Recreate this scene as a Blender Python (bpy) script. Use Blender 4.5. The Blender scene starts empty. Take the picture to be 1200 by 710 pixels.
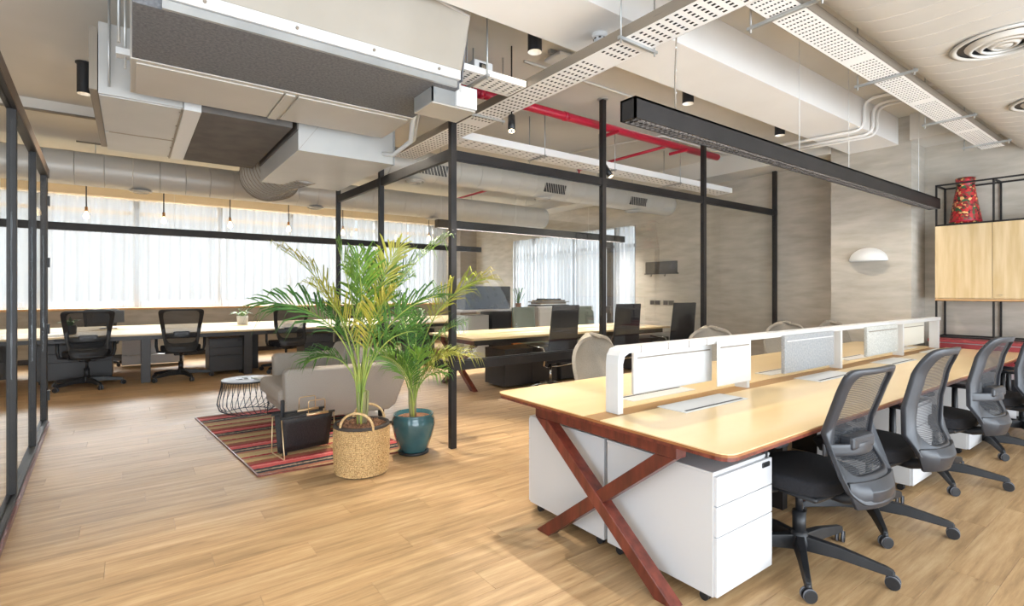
import bpy, bmesh, math, random
from mathutils import Vector, Matrix, Quaternion
R = math.radians
S = bpy.context.scene
COL = S.collection
random.seed(7)

# ---------------------------------------------------------------- camera
AX = math.atan2(822.0, 605.0)                       # angle between the view axis and world +X
cam_d = bpy.data.cameras.new('camera'); cam = bpy.data.objects.new('camera', cam_d); COL.objects.link(cam)
cam.location = (0, 0, 1.4)
cam.rotation_euler = (R(90), 0, AX - R(90))
cam_d.sensor_width = 36.0; cam_d.lens = 605.0 / 1200 * 36
cam_d.shift_y = -14.0 / 1200
cam_d.clip_start = 0.05; cam_d.clip_end = 200
S.camera = cam
# ---------------------------------------------------------------- world, lights, exposure
W = bpy.data.worlds.new('world'); S.world = W; W.use_nodes = True
bg = W.node_tree.nodes['Background']; bg.inputs[0].default_value = (0.86, 0.93, 1.0, 1); bg.inputs[1].default_value = 1.0
S.view_settings.view_transform = 'Standard'; S.view_settings.look = 'None'
S.view_settings.exposure = 0.12; S.view_settings.gamma = 1.0; S.view_settings.use_curve_mapping = False

def area(name, loc, rot, sx, sy, power, col):
    l = bpy.data.lights.new(name, 'AREA'); l.shape = 'RECTANGLE'; l.size = sx; l.size_y = sy
    l.energy = power; l.color = col
    o = bpy.data.objects.new(name, l); COL.objects.link(o); o.location = loc; o.rotation_euler = rot
    return o
# unseen fill lights added behind and beside the camera to brighten the room
area('fill_behind', (1.2, -4.2, 1.7), (R(124), 0, R(-10)), 7.5, 3.0, 400, (0.80, 0.90, 1.0))  # added soft fill from the camera side
area('fill_right', (5.6, -3.4, 1.0), (R(132), 0, R(8)), 5.0, 2.0, 110, (0.80, 0.90, 1.0))  # added upward fill for the right side of the ceiling
area('fill_uplight', (2.6, -3.0, .25), (R(166), 0, 0), 8.5, 3.0, 560, (0.84, 0.92, 1.0))  # added uplight that brightens the ceiling, in place of floor bounce
area('fill_side', (-3.3, 1.0, 1.7), (R(104), 0, R(-75)), 4.0, 2.8, 130, (0.80, 0.90, 1.0))  # added fill from the open left side
# daylight outside the window wall
area('daylight_window', (2.6, 17.4, 6.4), (R(-62), 0, 0), 12.0, 4.0, 12000, (0.90, 0.95, 1.0))
area('daylight_east', (11.5, 9.0, 5.5), (R(48), 0, R(90)), 5.0, 3.0, 2200, (0.90, 0.95, 1.0))

def spot(name, loc, aim, power, col, cone, soft):
    l = bpy.data.lights.new(name, 'SPOT'); l.energy = power; l.color = col; l.spot_size = R(cone); l.spot_blend = .4; l.shadow_soft_size = soft
    o = bpy.data.objects.new(name, l); COL.objects.link(o); o.location = loc
    o.rotation_euler = (Vector(aim) - Vector(loc)).to_track_quat('-Z', 'Y').to_euler()
# ceiling spot hidden above the duct box; it throws the palm shadow on the floor
spot('ceiling_spot', (2.2, 5.25, 3.3), (1.8, 3.7, 0), 420, (1, .9, .76), 62, .02)

# ---------------------------------------------------------------- materials
def lin(h):
    h = h.lstrip('#'); c = [int(h[i:i+2], 16) / 255 for i in (0, 2, 4)]
    return tuple(x / 12.92 if x <= .04045 else ((x + .055) / 1.055) ** 2.4 for x in c) + (1,)
MATS = {}
def M(name, hexc, rough=.5, metal=0.0, hex2=None, nscale=8, stretch=(1, 1, 1), detail=4, bump=0, bscale=40, bstretch=None, coords='Object',
      emit=None, estr=0, spec=.5, coat=0, nlo=.35, nhi=.65, bdist=.01, rot=None):
    m = bpy.data.materials.new(name); m.use_nodes = True; nt = m.node_tree; N = nt.nodes; L = nt.links
    b = N['Principled BSDF']; b.inputs['Base Color'].default_value = lin(hexc)
    b.inputs['Roughness'].default_value = rough; b.inputs['Metallic'].default_value = metal
    b.inputs['Specular IOR Level'].default_value = spec; b.inputs['Coat Weight'].default_value = coat
    if hex2 or bump:
        tc = N.new('ShaderNodeTexCoord'); src = tc.outputs[coords]
        if coords == 'World':
            pass
    if hex2:
        mp = N.new('ShaderNodeMapping'); L.new(src, mp.inputs[0]); mp.inputs['Scale'].default_value = stretch
        if rot: mp.inputs['Rotation'].default_value = rot
        n = N.new('ShaderNodeTexNoise'); L.new(mp.outputs[0], n.inputs['Vector']); n.inputs['Scale'].default_value = nscale; n.inputs['Detail'].default_value = detail
        cr = N.new('ShaderNodeValToRGB'); L.new(n.outputs[0], cr.inputs[0])
        cr.color_ramp.elements[0].position = nlo; cr.color_ramp.elements[0].color = lin(hexc)
        cr.color_ramp.elements[1].position = nhi; cr.color_ramp.elements[1].color = lin(hex2)
        L.new(cr.outputs[0], b.inputs['Base Color'])
    if bump:
        mp2 = N.new('ShaderNodeMapping'); L.new(src, mp2.inputs[0]); mp2.inputs['Scale'].default_value = bstretch or stretch
        n2 = N.new('ShaderNodeTexNoise'); L.new(mp2.outputs[0], n2.inputs['Vector']); n2.inputs['Scale'].default_value = bscale; n2.inputs['Detail'].default_value = 3
        bp = N.new('ShaderNodeBump'); bp.inputs['Strength'].default_value = bump; bp.inputs['Distance'].default_value = bdist
        L.new(n2.outputs[0], bp.inputs['Height']); L.new(bp.outputs[0], b.inputs['Normal'])
    if emit:
        b.inputs['Emission Color'].default_value = lin(emit); b.inputs['Emission Strength'].default_value = estr
    MATS[name] = m
    return m

steel = M('black_steel', '#1d1b1b', .5, .2, hex2='#262323', nscale=6, spec=.5)
blk = M('black_plastic', '#1b1c1f', .42, 0, hex2='#232427', nscale=20)
blkgrey = M('grey_black_plastic', '#282a2f', .36, 0, hex2='#303238', nscale=9)
blkfab = M('black_fabric', '#16161a', .95, 0, hex2='#1e1e23', nscale=120, bump=.3, bscale=400)
rubber = M('grey_rubber', '#6f7076', .6)
chrome = M('chrome', '#c9c6c0', .15, 1.0)
brass = M('pale_brass', '#d9bd94', .3, .9)
ceilm = M('ceiling_paint', '#d3d0ca', .9, 0, hex2='#cac6be', nscale=.9, detail=3, bump=.15, bscale=5)
beamm = M('white_paint', '#eceae7', .85, 0, hex2='#e6e3df', nscale=1.2)
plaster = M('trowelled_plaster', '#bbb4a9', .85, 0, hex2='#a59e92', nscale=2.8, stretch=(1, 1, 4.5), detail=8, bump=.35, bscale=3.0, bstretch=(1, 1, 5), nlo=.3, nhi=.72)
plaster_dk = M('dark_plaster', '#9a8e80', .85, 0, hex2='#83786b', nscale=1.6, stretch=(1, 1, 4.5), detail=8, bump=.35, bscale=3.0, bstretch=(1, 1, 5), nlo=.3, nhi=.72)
cream = M('cream_wall_paint', '#d6c4a8', .85, 0, hex2='#cdbb9e', nscale=1)
galv = M('galvanised_sheet', '#b9bab8', .38, .55, hex2='#a4a6a6', nscale=3, detail=6)
ductw = M('painted_duct_metal', '#c6c3bd', .42, .15, hex2='#bdb9b2', nscale=1.5)
insul = M('grey_insulation', '#5c5d60', .9, 0, hex2='#727376', nscale=60, detail=6, bump=.3, bscale=150)
insul_dk = M('dark_insulation', '#67625e', .85, 0, hex2='#5a5653', nscale=5)
sheet_beige = M('beige_sheet_metal', '#bdb8b0', .45, .1, hex2='#b4aea5', nscale=1.2)
sheet_grey = M('grey_sheet_metal', '#bcbbb8', .4, .25, hex2='#b0afac', nscale=1.5)
white = M('white_powder_coat', '#cfcfce', .35, 0)
whitecab = M('white_cabinet_steel', '#c9c8c7', .32, 0)
whitedrawer = M('white_drawer_steel', '#d0d0d2', .3, 0)
traym = M('white_cable_tray', '#f0efed', .45, .05)
trayflange = M('tray_flange_metal', '#8f8578', .5, .3)
redp = M('red_pipe_paint', '#b01d38', .35)
darkcab = M('dark_cabinet_steel', '#3a3634', .4, .1, hex2='#322e2c', nscale=2)
greytop = M('slate_table_top', '#5f646d', .35)
felt = M('grey_felt', '#8f9193', 1, 0, hex2='#a2a3a4', nscale=70, detail=6, bump=.3, bscale=200)
felt2 = M('speckled_felt', '#c4c4bf', 1, 0, hex2='#aaaaa5', nscale=90, detail=6, bump=.3, bscale=200)
feltw = M('pale_felt', '#d6d2c6', 1)
sofa_m = M('grey_sofa_fabric', '#b5aca1', 1, 0, hex2='#9c938a', nscale=170, detail=5, bump=.5, bscale=350)
shell_m = M('oatmeal_chair_fabric', '#a39b8f', 1, 0, hex2='#948c80', nscale=150, bump=.3, bscale=300)
greenfab = M('grey_green_fabric', '#5c6156', .95, 0, hex2='#51564c', nscale=60)
soilm = M('bark_chip_soil', '#6b4a35', 1, 0, hex2='#a2775a', nscale=60, bump=1, bscale=80)
potm = M('teal_glaze', '#2f555c', .18, 0, hex2='#3d6a71', nscale=3, coat=.6)
stem_m = M('palm_stem', '#a7ab4e', .5, 0, hex2='#6f8f3f', nscale=9, stretch=(1, 1, .4))
stem_dry = M('dry_palm_sheath', '#94886a', .8, 0, hex2='#6f7a45', nscale=12, stretch=(1, 1, .3))
leafs = [M('palm_leaf_green', '#55802c', .42, 0, hex2='#7a9c3c', nscale=5), M('palm_leaf_yellow_green', '#84932f', .42, 0, hex2='#ab9f45', nscale=5), M('palm_leaf_deep_green', '#37612a', .42, 0, hex2='#557f36', nscale=5)]
redwood = M('red_stained_wood', '#6a2c20', .38, 0, hex2='#4a1e16', nscale=4, stretch=(6, 6, 1), detail=8, coat=.2)
redwood2 = M('reddish_stained_wood', '#7a3a2c', .35, 0, hex2='#54241b', nscale=4, stretch=(6, 6, 1), detail=8, coat=.2)
ply_top = M('pale_birch_laminate', '#dfc598', .3, 0, hex2='#d5b987', nscale=1.6, stretch=(.5, 2.5, 1), detail=6, coat=.25)
ply_dark = M('plywood_edge', '#a8703f', .5, 0, hex2='#7c4a28', nscale=90, stretch=(.1, .1, 6), detail=2)
gapwood = M('shaded_recess_wood', '#8f6a3a', .5)  # wood tone darkened to carry the shade in the desk gap
cabwood = M('pale_plank_wood', '#d3bb93', .45, 0, hex2='#c2a678', nscale=3.5, stretch=(3, 6, .5), detail=6)
sillwood = M('sill_wood', '#c89d6c', .5, 0, hex2='#b98b5a', nscale=3, stretch=(.3, 3, 3))
frame_grey = M('window_frame_grey', '#8d8c8a', .5, .2)
frame_tan = M('window_frame_tan', '#b69c7e', .6)
leather = M('black_woven_leather', '#1d1c1d', .55, 0, hex2='#2b2a2b', nscale=80, bump=.5, bscale=120)
paper = M('white_paper', '#e6e3dc', .8)
board = M('brown_board', '#8a7359', .8, 0, hex2='#5d5045', nscale=8)
screenm = M('black_gloss_screen', '#1a1d22', .12, 0, hex2='#242a33', nscale=6)
socketm = M('grey_socket_plastic', '#77746c', .5)
lampw = M('lit_lamp', '#fff2dc', .5, emit='#ffe3b8', estr=9)
ledm = M('lit_led_strip', '#fff6e8', .5, emit='#fff1dd', estr=.12)
bulbm = M('warm_glass_bulb', '#ffe9c2', .2, emit='#ffd79a', estr=5)
casing = M('grey_plastic_box', '#d9d9d6', .5)

def glass_mat(name, tint=(1, 1, 1), refl=.10, rough=0.02):
    m = bpy.data.materials.new(name); m.use_nodes = True; nt = m.node_tree; N = nt.nodes; L = nt.links; N.clear()
    out = N.new('ShaderNodeOutputMaterial'); mix = N.new('ShaderNodeMixShader'); t = N.new('ShaderNodeBsdfTransparent'); g = N.new('ShaderNodeBsdfGlossy')
    t.inputs[0].default_value = (*tint, 1); g.inputs['Roughness'].default_value = rough; g.inputs[0].default_value = (.95, .97, 1, 1)
    lw = N.new('ShaderNodeLayerWeight'); lw.inputs[0].default_value = .35
    mr = N.new('ShaderNodeMapRange'); mr.inputs[3].default_value = .01; mr.inputs[4].default_value = .01 + refl
    L.new(lw.outputs['Fresnel'], mr.inputs[0]); L.new(mr.outputs[0], mix.inputs[0]); L.new(t.outputs[0], mix.inputs[1]); L.new(g.outputs[0], mix.inputs[2]); L.new(mix.outputs[0], out.inputs[0])
    return m
glassm = glass_mat('clear_glass', (.985, .99, .985), .07)

def sheer_mat(name, col, trans):
    m = bpy.data.materials.new(name); m.use_nodes = True; nt = m.node_tree; N = nt.nodes; L = nt.links; N.clear()
    out = N.new('ShaderNodeOutputMaterial'); mix = N.new('ShaderNodeMixShader'); mix2 = N.new('ShaderNodeMixShader')
    t = N.new('ShaderNodeBsdfTransparent'); d = N.new('ShaderNodeBsdfDiffuse'); tl = N.new('ShaderNodeBsdfTranslucent')
    d.inputs[0].default_value = lin(col); tl.inputs[0].default_value = lin(col)
    tc = N.new('ShaderNodeTexCoord'); mp = N.new('ShaderNodeMapping'); mp.inputs['Scale'].default_value = (9, 9, .25); n = N.new('ShaderNodeTexNoise'); n.inputs['Scale'].default_value = 1.3
    L.new(tc.outputs['Object'], mp.inputs[0]); L.new(mp.outputs[0], n.inputs[0])
    mr = N.new('ShaderNodeMapRange'); L.new(n.outputs[0], mr.inputs[0]); mr.inputs[3].default_value = 1 - trans - .06; mr.inputs[4].default_value = 1 - trans + .06
    mix2.inputs[0].default_value = .02
    lw = N.new('ShaderNodeLayerWeight'); lw.inputs[0].default_value = .5; ad = N.new('ShaderNodeMath'); ad.operation = 'MULTIPLY_ADD'; ad.use_clamp = True; L.new(lw.outputs['Facing'], ad.inputs[0]); ad.inputs[1].default_value = .28; L.new(mr.outputs[0], ad.inputs[2])
    L.new(d.outputs[0], mix2.inputs[1]); L.new(tl.outputs[0], mix2.inputs[2])
    L.new(ad.outputs[0], mix.inputs[0]); L.new(t.outputs[0], mix.inputs[1]); L.new(mix2.outputs[0], mix.inputs[2]); L.new(mix.outputs[0], out.inputs[0])
    return m
sheer = sheer_mat('sheer_curtain', '#dfe3e8', .55)

def mesh_mat(name, col, opac, scale=260):
    m = bpy.data.materials.new(name); m.use_nodes = True; nt = m.node_tree; N = nt.nodes; L = nt.links; N.clear()
    out = N.new('ShaderNodeOutputMaterial'); mix = N.new('ShaderNodeMixShader'); t = N.new('ShaderNodeBsdfTransparent'); d = N.new('ShaderNodeBsdfPrincipled')
    d.inputs['Base Color'].default_value = lin(col); d.inputs['Roughness'].default_value = .6
    tc = N.new('ShaderNodeTexCoord'); w = N.new('ShaderNodeTexWave'); w.bands_direction = 'Z'; w.inputs['Scale'].default_value = scale / 6.28 * 1.1
    L.new(tc.outputs['Object'], w.inputs[0])
    mr = N.new('ShaderNodeMapRange'); L.new(w.outputs['Fac'], mr.inputs[0]); mr.inputs[3].default_value = opac - .25; mr.inputs[4].default_value = min(1, opac + .25)
    L.new(mr.outputs[0], mix.inputs[0]); L.new(t.outputs[0], mix.inputs[1]); L.new(d.outputs[0], mix.inputs[2]); L.new(mix.outputs[0], out.inputs[0])
    return m
backmesh = mesh_mat('black_chair_mesh', '#23252a', .72)

def floor_mat():
    m = bpy.data.materials.new('oak_plank'); m.use_nodes = True; nt = m.node_tree; N = nt.nodes; L = nt.links; b = N['Principled BSDF']
    at = N.new('ShaderNodeAttribute'); at.attribute_name = 'tone'
    geo = N.new('ShaderNodeNewGeometry')
    add = N.new('ShaderNodeVectorMath'); add.operation = 'ADD'; cmb = N.new('ShaderNodeCombineXYZ')
    mul = N.new('ShaderNodeMath'); mul.operation = 'MULTIPLY'; mul.inputs[1].default_value = 37.0
    L.new(at.outputs['Fac'], mul.inputs[0]); L.new(mul.outputs[0], cmb.inputs[0]); L.new(mul.outputs[0], cmb.inputs[1]); L.new(mul.outputs[0], cmb.inputs[2])
    L.new(geo.outputs['Position'], add.inputs[0]); L.new(cmb.outputs[0], add.inputs[1])
    mp = N.new('ShaderNodeMapping'); mp.inputs['Scale'].default_value = (1.0, 13, 1); L.new(add.outputs[0], mp.inputs[0])
    n = N.new('ShaderNodeTexNoise'); n.inputs['Scale'].default_value = 1.4; n.inputs['Detail'].default_value = 9; n.inputs['Roughness'].default_value = .72; n.inputs['Distortion'].default_value = .15; L.new(mp.outputs[0], n.inputs[0])
    cr = N.new('ShaderNodeValToRGB'); e = cr.color_ramp.elements
    e[0].position = .25; e[0].color = lin('#7e6344'); e[1].position = .78; e[1].color = lin('#d4b88f')
    k = e.new(.5); k.color = lin('#b3926a')
    L.new(n.outputs[0], cr.inputs[0])
    # knots
    mp3 = N.new('ShaderNodeMapping'); mp3.inputs['Scale'].default_value = (1.3, 4.5, 1); L.new(add.outputs[0], mp3.inputs[0])
    v = N.new('ShaderNodeTexVoronoi'); v.inputs['Scale'].default_value = 1.5; L.new(mp3.outputs[0], v.inputs['Vector'])
    kr = N.new('ShaderNodeValToRGB'); kr.color_ramp.elements[0].position = .015; kr.color_ramp.elements[0].color = (.45, .36, .28, 1); kr.color_ramp.elements[1].position = .11; kr.color_ramp.elements[1].color = (1, 1, 1, 1)
    L.new(v.outputs['Distance'], kr.inputs[0])
    mx = N.new('ShaderNodeMixRGB'); mx.blend_type = 'MULTIPLY'; mx.inputs[0].default_value = .8; L.new(cr.outputs[0], mx.inputs[1]); L.new(kr.outputs[0], mx.inputs[2])
    mr = N.new('ShaderNodeMapRange'); L.new(at.outputs['Fac'], mr.inputs[0]); mr.inputs[3].default_value = .90; mr.inputs[4].default_value = 1.06
    hs = N.new('ShaderNodeHueSaturation'); L.new(mx.outputs[0], hs.inputs['Color']); L.new(mr.outputs[0], hs.inputs['Value']); hs.inputs['Saturation'].default_value = 1.0
    L.new(hs.outputs[0], b.inputs['Base Color']); b.inputs['Roughness'].default_value = .42; b.inputs['Specular IOR Level'].default_value = .4
    bp = N.new('ShaderNodeBump'); bp.inputs['Strength'].default_value = .12; bp.inputs['Distance'].default_value = .004; L.new(n.outputs[0], bp.inputs['Height']); L.new(bp.outputs[0], b.inputs['Normal'])
    return m
oak = floor_mat()

def rug_mat():
    m = bpy.data.materials.new('striped_rug_weave'); m.use_nodes = True; nt = m.node_tree; N = nt.nodes; L = nt.links; b = N['Principled BSDF']
    tc = N.new('ShaderNodeTexCoord'); sp = N.new('ShaderNodeSeparateXYZ'); L.new(tc.outputs['Object'], sp.inputs[0])
    n = N.new('ShaderNodeTexNoise'); mp = N.new('ShaderNodeMapping'); mp.inputs['Scale'].default_value = (28, 95, 1); L.new(tc.outputs['Object'], mp.inputs[0]); L.new(mp.outputs[0], n.inputs[0]); n.inputs['Scale'].default_value = 1; n.inputs['Detail'].default_value = 2
    ma = N.new('ShaderNodeMath'); ma.operation = 'MULTIPLY_ADD'; L.new(n.outputs[0], ma.inputs[0]); ma.inputs[1].default_value = .05; L.new(sp.outputs[1], ma.inputs[2])
    dv = N.new('ShaderNodeMath'); dv.operation = 'MULTIPLY'; dv.inputs[1].default_value = 1 / .66; L.new(ma.outputs[0], dv.inputs[0])
    fr = N.new('ShaderNodeMath'); fr.operation = 'FRACT'; L.new(dv.outputs[0], fr.inputs[0])
    cr = N.new('ShaderNodeValToRGB'); cr.color_ramp.interpolation = 'CONSTANT'; e = cr.color_ramp.elements
    cols = [(0, '#c4a97a'), (.12, '#a8705a'), (.2, '#2e3038'), (.27, '#b7a78c'), (.31, '#2e3038'), (.38, '#d45c5c'), (.47, '#e4857f'), (.52, '#a32a33'), (.58, '#96543f'), (.7, '#c8a876'), (.8, '#a58560'), (.88, '#a31f2c'), (.94, '#cdb184')]
    e[0].position = 0; e[0].color = lin(cols[0][1]); e[1].position = cols[1][0]; e[1].color = lin(cols[1][1])
    for p, c in cols[2:]:
        k = e.new(p); k.color = lin(c)
    L.new(fr.outputs[0], cr.inputs[0])
    v = N.new('ShaderNodeTexVoronoi'); v.inputs['Scale'].default_value = 70; L.new(tc.outputs['Object'], v.inputs['Vector'])
    mx = N.new('ShaderNodeMixRGB'); mx.blend_type = 'MULTIPLY'; mx.inputs[0].default_value = .3
    r2 = N.new('ShaderNodeValToRGB'); r2.color_ramp.elements[0].color = (1.0, 1.0, 1.0, 1); r2.color_ramp.elements[1].color = (.35, .33, .3, 1); L.new(v.outputs['Distance'], r2.inputs[0])
    L.new(cr.outputs[0], mx.inputs[1]); L.new(r2.outputs[0], mx.inputs[2]); L.new(mx.outputs[0], b.inputs['Base Color']); b.inputs['Roughness'].default_value = 1
    return m
rugm = rug_mat()

def weave_mat():
    m = bpy.data.materials.new('woven_seagrass'); m.use_nodes = True; nt = m.node_tree; N = nt.nodes; L = nt.links; b = N['Principled BSDF']
    tc = N.new('ShaderNodeTexCoord'); n = N.new('ShaderNodeTexNoise'); n.inputs['Scale'].default_value = 120; L.new(tc.outputs['Object'], n.inputs[0])
    cr = N.new('ShaderNodeValToRGB'); cr.color_ramp.elements[0].position = .3; cr.color_ramp.elements[0].color = lin('#8a6336'); cr.color_ramp.elements[1].position = .62; cr.color_ramp.elements[1].color = lin('#dcb983')
    L.new(n.outputs[0], cr.inputs[0]); L.new(cr.outputs[0], b.inputs['Base Color']); b.inputs['Roughness'].default_value = .8
    return m
weave = weave_mat()
basket_rim = M('dark_basket_rim', '#3b332e', .8)

def vase_mat():
    m = bpy.data.materials.new('painted_vase_pattern'); m.use_nodes = True; nt = m.node_tree; N = nt.nodes; L = nt.links; b = N['Principled BSDF']
    tc = N.new('ShaderNodeTexCoord'); v = N.new('ShaderNodeTexVoronoi'); v.inputs['Scale'].default_value = 44; L.new(tc.outputs['Object'], v.inputs['Vector'])
    cr = N.new('ShaderNodeValToRGB'); cr.color_ramp.interpolation = 'CONSTANT'; e = cr.color_ramp.elements
    e[0].position = 0; e[0].color = lin('#c8322f'); e[1].position = .2; e[1].color = lin('#e0b070')
    for p, c in ((.3, '#8a1f22'), (.42, '#2a1a18'), (.55, '#b3262c'), (.7, '#2f5a3a')):
        k = e.new(p); k.color = lin(c)
    L.new(v.outputs['Color'], cr.inputs[0])
    sp = N.new('ShaderNodeSeparateXYZ'); L.new(tc.outputs['Object'], sp.inputs[0])
    wv = N.new('ShaderNodeTexWave'); wv.bands_direction = 'Z'; wv.inputs['Scale'].default_value = 2.2; wv.inputs['Distortion'].default_value = 2.0; L.new(tc.outputs['Object'], wv.inputs[0])
    c2 = N.new('ShaderNodeValToRGB'); c2.color_ramp.elements[0].position = .45; c2.color_ramp.elements[0].color = (0, 0, 0, 1); c2.color_ramp.elements[1].position = .55; c2.color_ramp.elements[1].color = (1, 1, 1, 1); L.new(wv.outputs['Fac'], c2.inputs[0])
    mx = N.new('ShaderNodeMixRGB'); L.new(c2.outputs[0], mx.inputs[0]); L.new(cr.outputs[0], mx.inputs[1]); mx.inputs[2].default_value = lin('#bf3238'); 
    ml = N.new('ShaderNodeMath'); ml.operation = 'MULTIPLY'; ml.inputs[1].default_value = .25; L.new(c2.outputs[0], ml.inputs[0]); L.new(ml.outputs[0], mx.inputs[0])
    L.new(mx.outputs[0], b.inputs['Base Color']); b.inputs['Roughness'].default_value = .4
    return m
vasem = vase_mat()

# ---------------------------------------------------------------- mesh helpers
class B:
    def __init__(s): s.v = []; s.f = []; s.sm = []
    def add(s, vs, fs, smooth=False):
        o = len(s.v); s.v += [tuple(v) for v in vs]; s.f += [tuple(i + o for i in f) for f in fs]; s.sm += [smooth] * len(fs); return s
    def box(s, x0, x1, y0, y1, z0, z1, T=None):
        vs = [Vector(p) for p in ((x0, y0, z0), (x1, y0, z0), (x1, y1, z0), (x0, y1, z0), (x0, y0, z1), (x1, y0, z1), (x1, y1, z1), (x0, y1, z1))]
        if T: vs = [T @ v for v in vs]
        return s.add(vs, [(0, 3, 2, 1), (4, 5, 6, 7), (0, 1, 5, 4), (1, 2, 6, 5), (2, 3, 7, 6), (3, 0, 4, 7)])
    def prism(s, poly, axis, a, b):
        # poly: 2D points; axis 'x': points are (y,z); 'y': (x,z); 'z': (x,y)
        def P(p, t):
            return (t, p[0], p[1]) if axis == 'x' else ((p[0], t, p[1]) if axis == 'y' else (p[0], p[1], t))
        n = len(poly); vs = [P(p, a) for p in poly] + [P(p, b) for p in poly]
        return s.add(vs, [tuple(range(n))[::-1], tuple(range(n, 2 * n))] + [(i, (i + 1) % n, n + (i + 1) % n, n + i) for i in range(n)])
    def cyl(s, p0, p1, r, seg=12, r1=None, cap=True):
        p0 = Vector(p0); p1 = Vector(p1); r1 = r if r1 is None else r1; d = (p1 - p0).normalized()
        a = d.orthogonal().normalized(); b = d.cross(a); vs = []
        for p, rr in ((p0, r), (p1, r1)):
            for i in range(seg):
                t = 2 * math.pi * i / seg; vs.append(p + (a * math.cos(t) + b * math.sin(t)) * rr)
        s.add(vs, [(i, (i + 1) % seg, seg + (i + 1) % seg, seg + i) for i in range(seg)], True)
        if cap:
            o = len(s.v) - 2 * seg; s.f += [tuple(o + i for i in range(seg))[::-1], tuple(o + seg + i for i in range(seg))]; s.sm += [False, False]
        return s
    def tube(s, pts, r, seg=8, cap=True, closed=False, flat=None):
        pts = [Vector(p) for p in pts]; n = len(pts); rr = r if isinstance(r, (list, tuple)) else [r] * n
        vs = []; prev = None
        for i in range(n):
            if closed: d = (pts[(i + 1) % n] - pts[i - 1]).normalized()
            else: d = (pts[min(i + 1, n - 1)] - pts[max(i - 1, 0)]).normalized()
            if prev is None: a = d.orthogonal().normalized()
            else:
                a = prev - d * prev.dot(d); a = a.normalized() if a.length > 1e-6 else d.orthogonal().normalized()
            prev = a; b = d.cross(a)
            for k in range(seg):
                t = 2 * math.pi * k / seg; vs.append(pts[i] + (a * math.cos(t) + b * math.sin(t)) * rr[i])
        fs = []
        for i in range(n if closed else n - 1):
            j = (i + 1) % n
            for k in range(seg):
                fs.append((i * seg + k, i * seg + (k + 1) % seg, j * seg + (k + 1) % seg, j * seg + k))
        s.add(vs, fs, True)
        if cap and not closed:
            o = len(s.v) - n * seg; s.f += [tuple(o + i for i in range(seg))[::-1], tuple(o + (n - 1) * seg + i for i in range(seg))]; s.sm += [False, False]
        return s
    def bar(s, p0, p1, w, h, up=(0, 0, 1)):
        p0 = Vector(p0); p1 = Vector(p1); d = (p1 - p0).normalized(); up = Vector(up)
        sd = d.cross(up).normalized() * w / 2; u = sd.cross(d).normalized() * h / 2
        vs = [p + a * sd + b * u for p in (p0, p1) for a, b in ((-1, -1), (1, -1), (1, 1), (-1, 1))]
        return s.add(vs, [(0, 1, 2, 3)[::-1], (4, 5, 6, 7), (0, 1, 5, 4), (1, 2, 6, 5), (2, 3, 7, 6), (3, 0, 4, 7)])
    def lathe(s, prof, c=(0, 0, 0), seg=32, cap=True, T=None):
        c = Vector(c); vs = []
        for r, z in prof:
            for i in range(seg):
                t = 2 * math.pi * i / seg; v = Vector((r * math.cos(t), r * math.sin(t), z)); vs.append((T @ v if T else v) + c)
        n = len(prof)
        s.add(vs, [(a * seg + i, a * seg + (i + 1) % seg, (a + 1) * seg + (i + 1) % seg, (a + 1) * seg + i) for a in range(n - 1) for i in range(seg)], True)
        if cap:
            o = len(s.v) - n * seg; s.f += [tuple(o + i for i in range(seg))[::-1], tuple(o + (n - 1) * seg + i for i in range(seg))]; s.sm += [False, False]
        return s
    def sheet(s, grid, th=0, smooth=True):
        # grid[i][j] of Vectors; th: thickness along normals (solid)
        n = len(grid); m = len(grid[0]); vs = [Vector(p) for r in grid for p in r]
        fs = [(i * m + j, i * m + j + 1, (i + 1) * m + j + 1, (i + 1) * m + j) for i in range(n - 1) for j in range(m - 1)]
        if th:
            nr = []
            for i in range(n):
                for j in range(m):
                    a = Vector(grid[min(i + 1, n - 1)][j]) - Vector(grid[max(i - 1, 0)][j]); b = Vector(grid[i][min(j + 1, m - 1)]) - Vector(grid[i][max(j - 1, 0)])
                    q = a.cross(b); nr.append(q.normalized() if q.length > 1e-9 else Vector((0, 0, 1)))
            k = n * m; vs2 = [v - q * th for v, q in zip(vs, nr)]
            fs += [tuple(x + k for x in f)[::-1] for f in fs[:]]
            rim = [j for j in range(m)] + [i * m + m - 1 for i in range(1, n)] + [(n - 1) * m + j for j in range(m - 2, -1, -1)] + [i * m for i in range(n - 2, 0, -1)]
            for a, b in zip(rim, rim[1:] + rim[:1]): fs.append((b, a, a + k, b + k))
            vs += vs2
        return s.add(vs, fs, smooth)
    def mesh(s, name):
        me = bpy.data.meshes.new(name); me.from_pydata(s.v, [], s.f); me.polygons.foreach_set('use_smooth', s.sm); me.update(); return me
    def build(s, name, mat, parent=None, bev=0, loc=None, rot=None, seg=2):
        me = s.mesh(name); me.materials.append(mat)
        bm = bmesh.new(); bm.from_mesh(me); bmesh.ops.recalc_face_normals(bm, faces=bm.faces); bm.to_mesh(me); bm.free()
        o = bpy.data.objects.new(name, me); COL.objects.link(o)
        if parent: o.parent = parent
        if loc: o.location = loc
        if rot: o.rotation_euler = rot
        if bev:
            md = o.modifiers.new('bevel', 'BEVEL'); md.width = bev; md.segments = seg; md.limit_method = 'ANGLE'; md.angle_limit = R(40)
        return o

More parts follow.
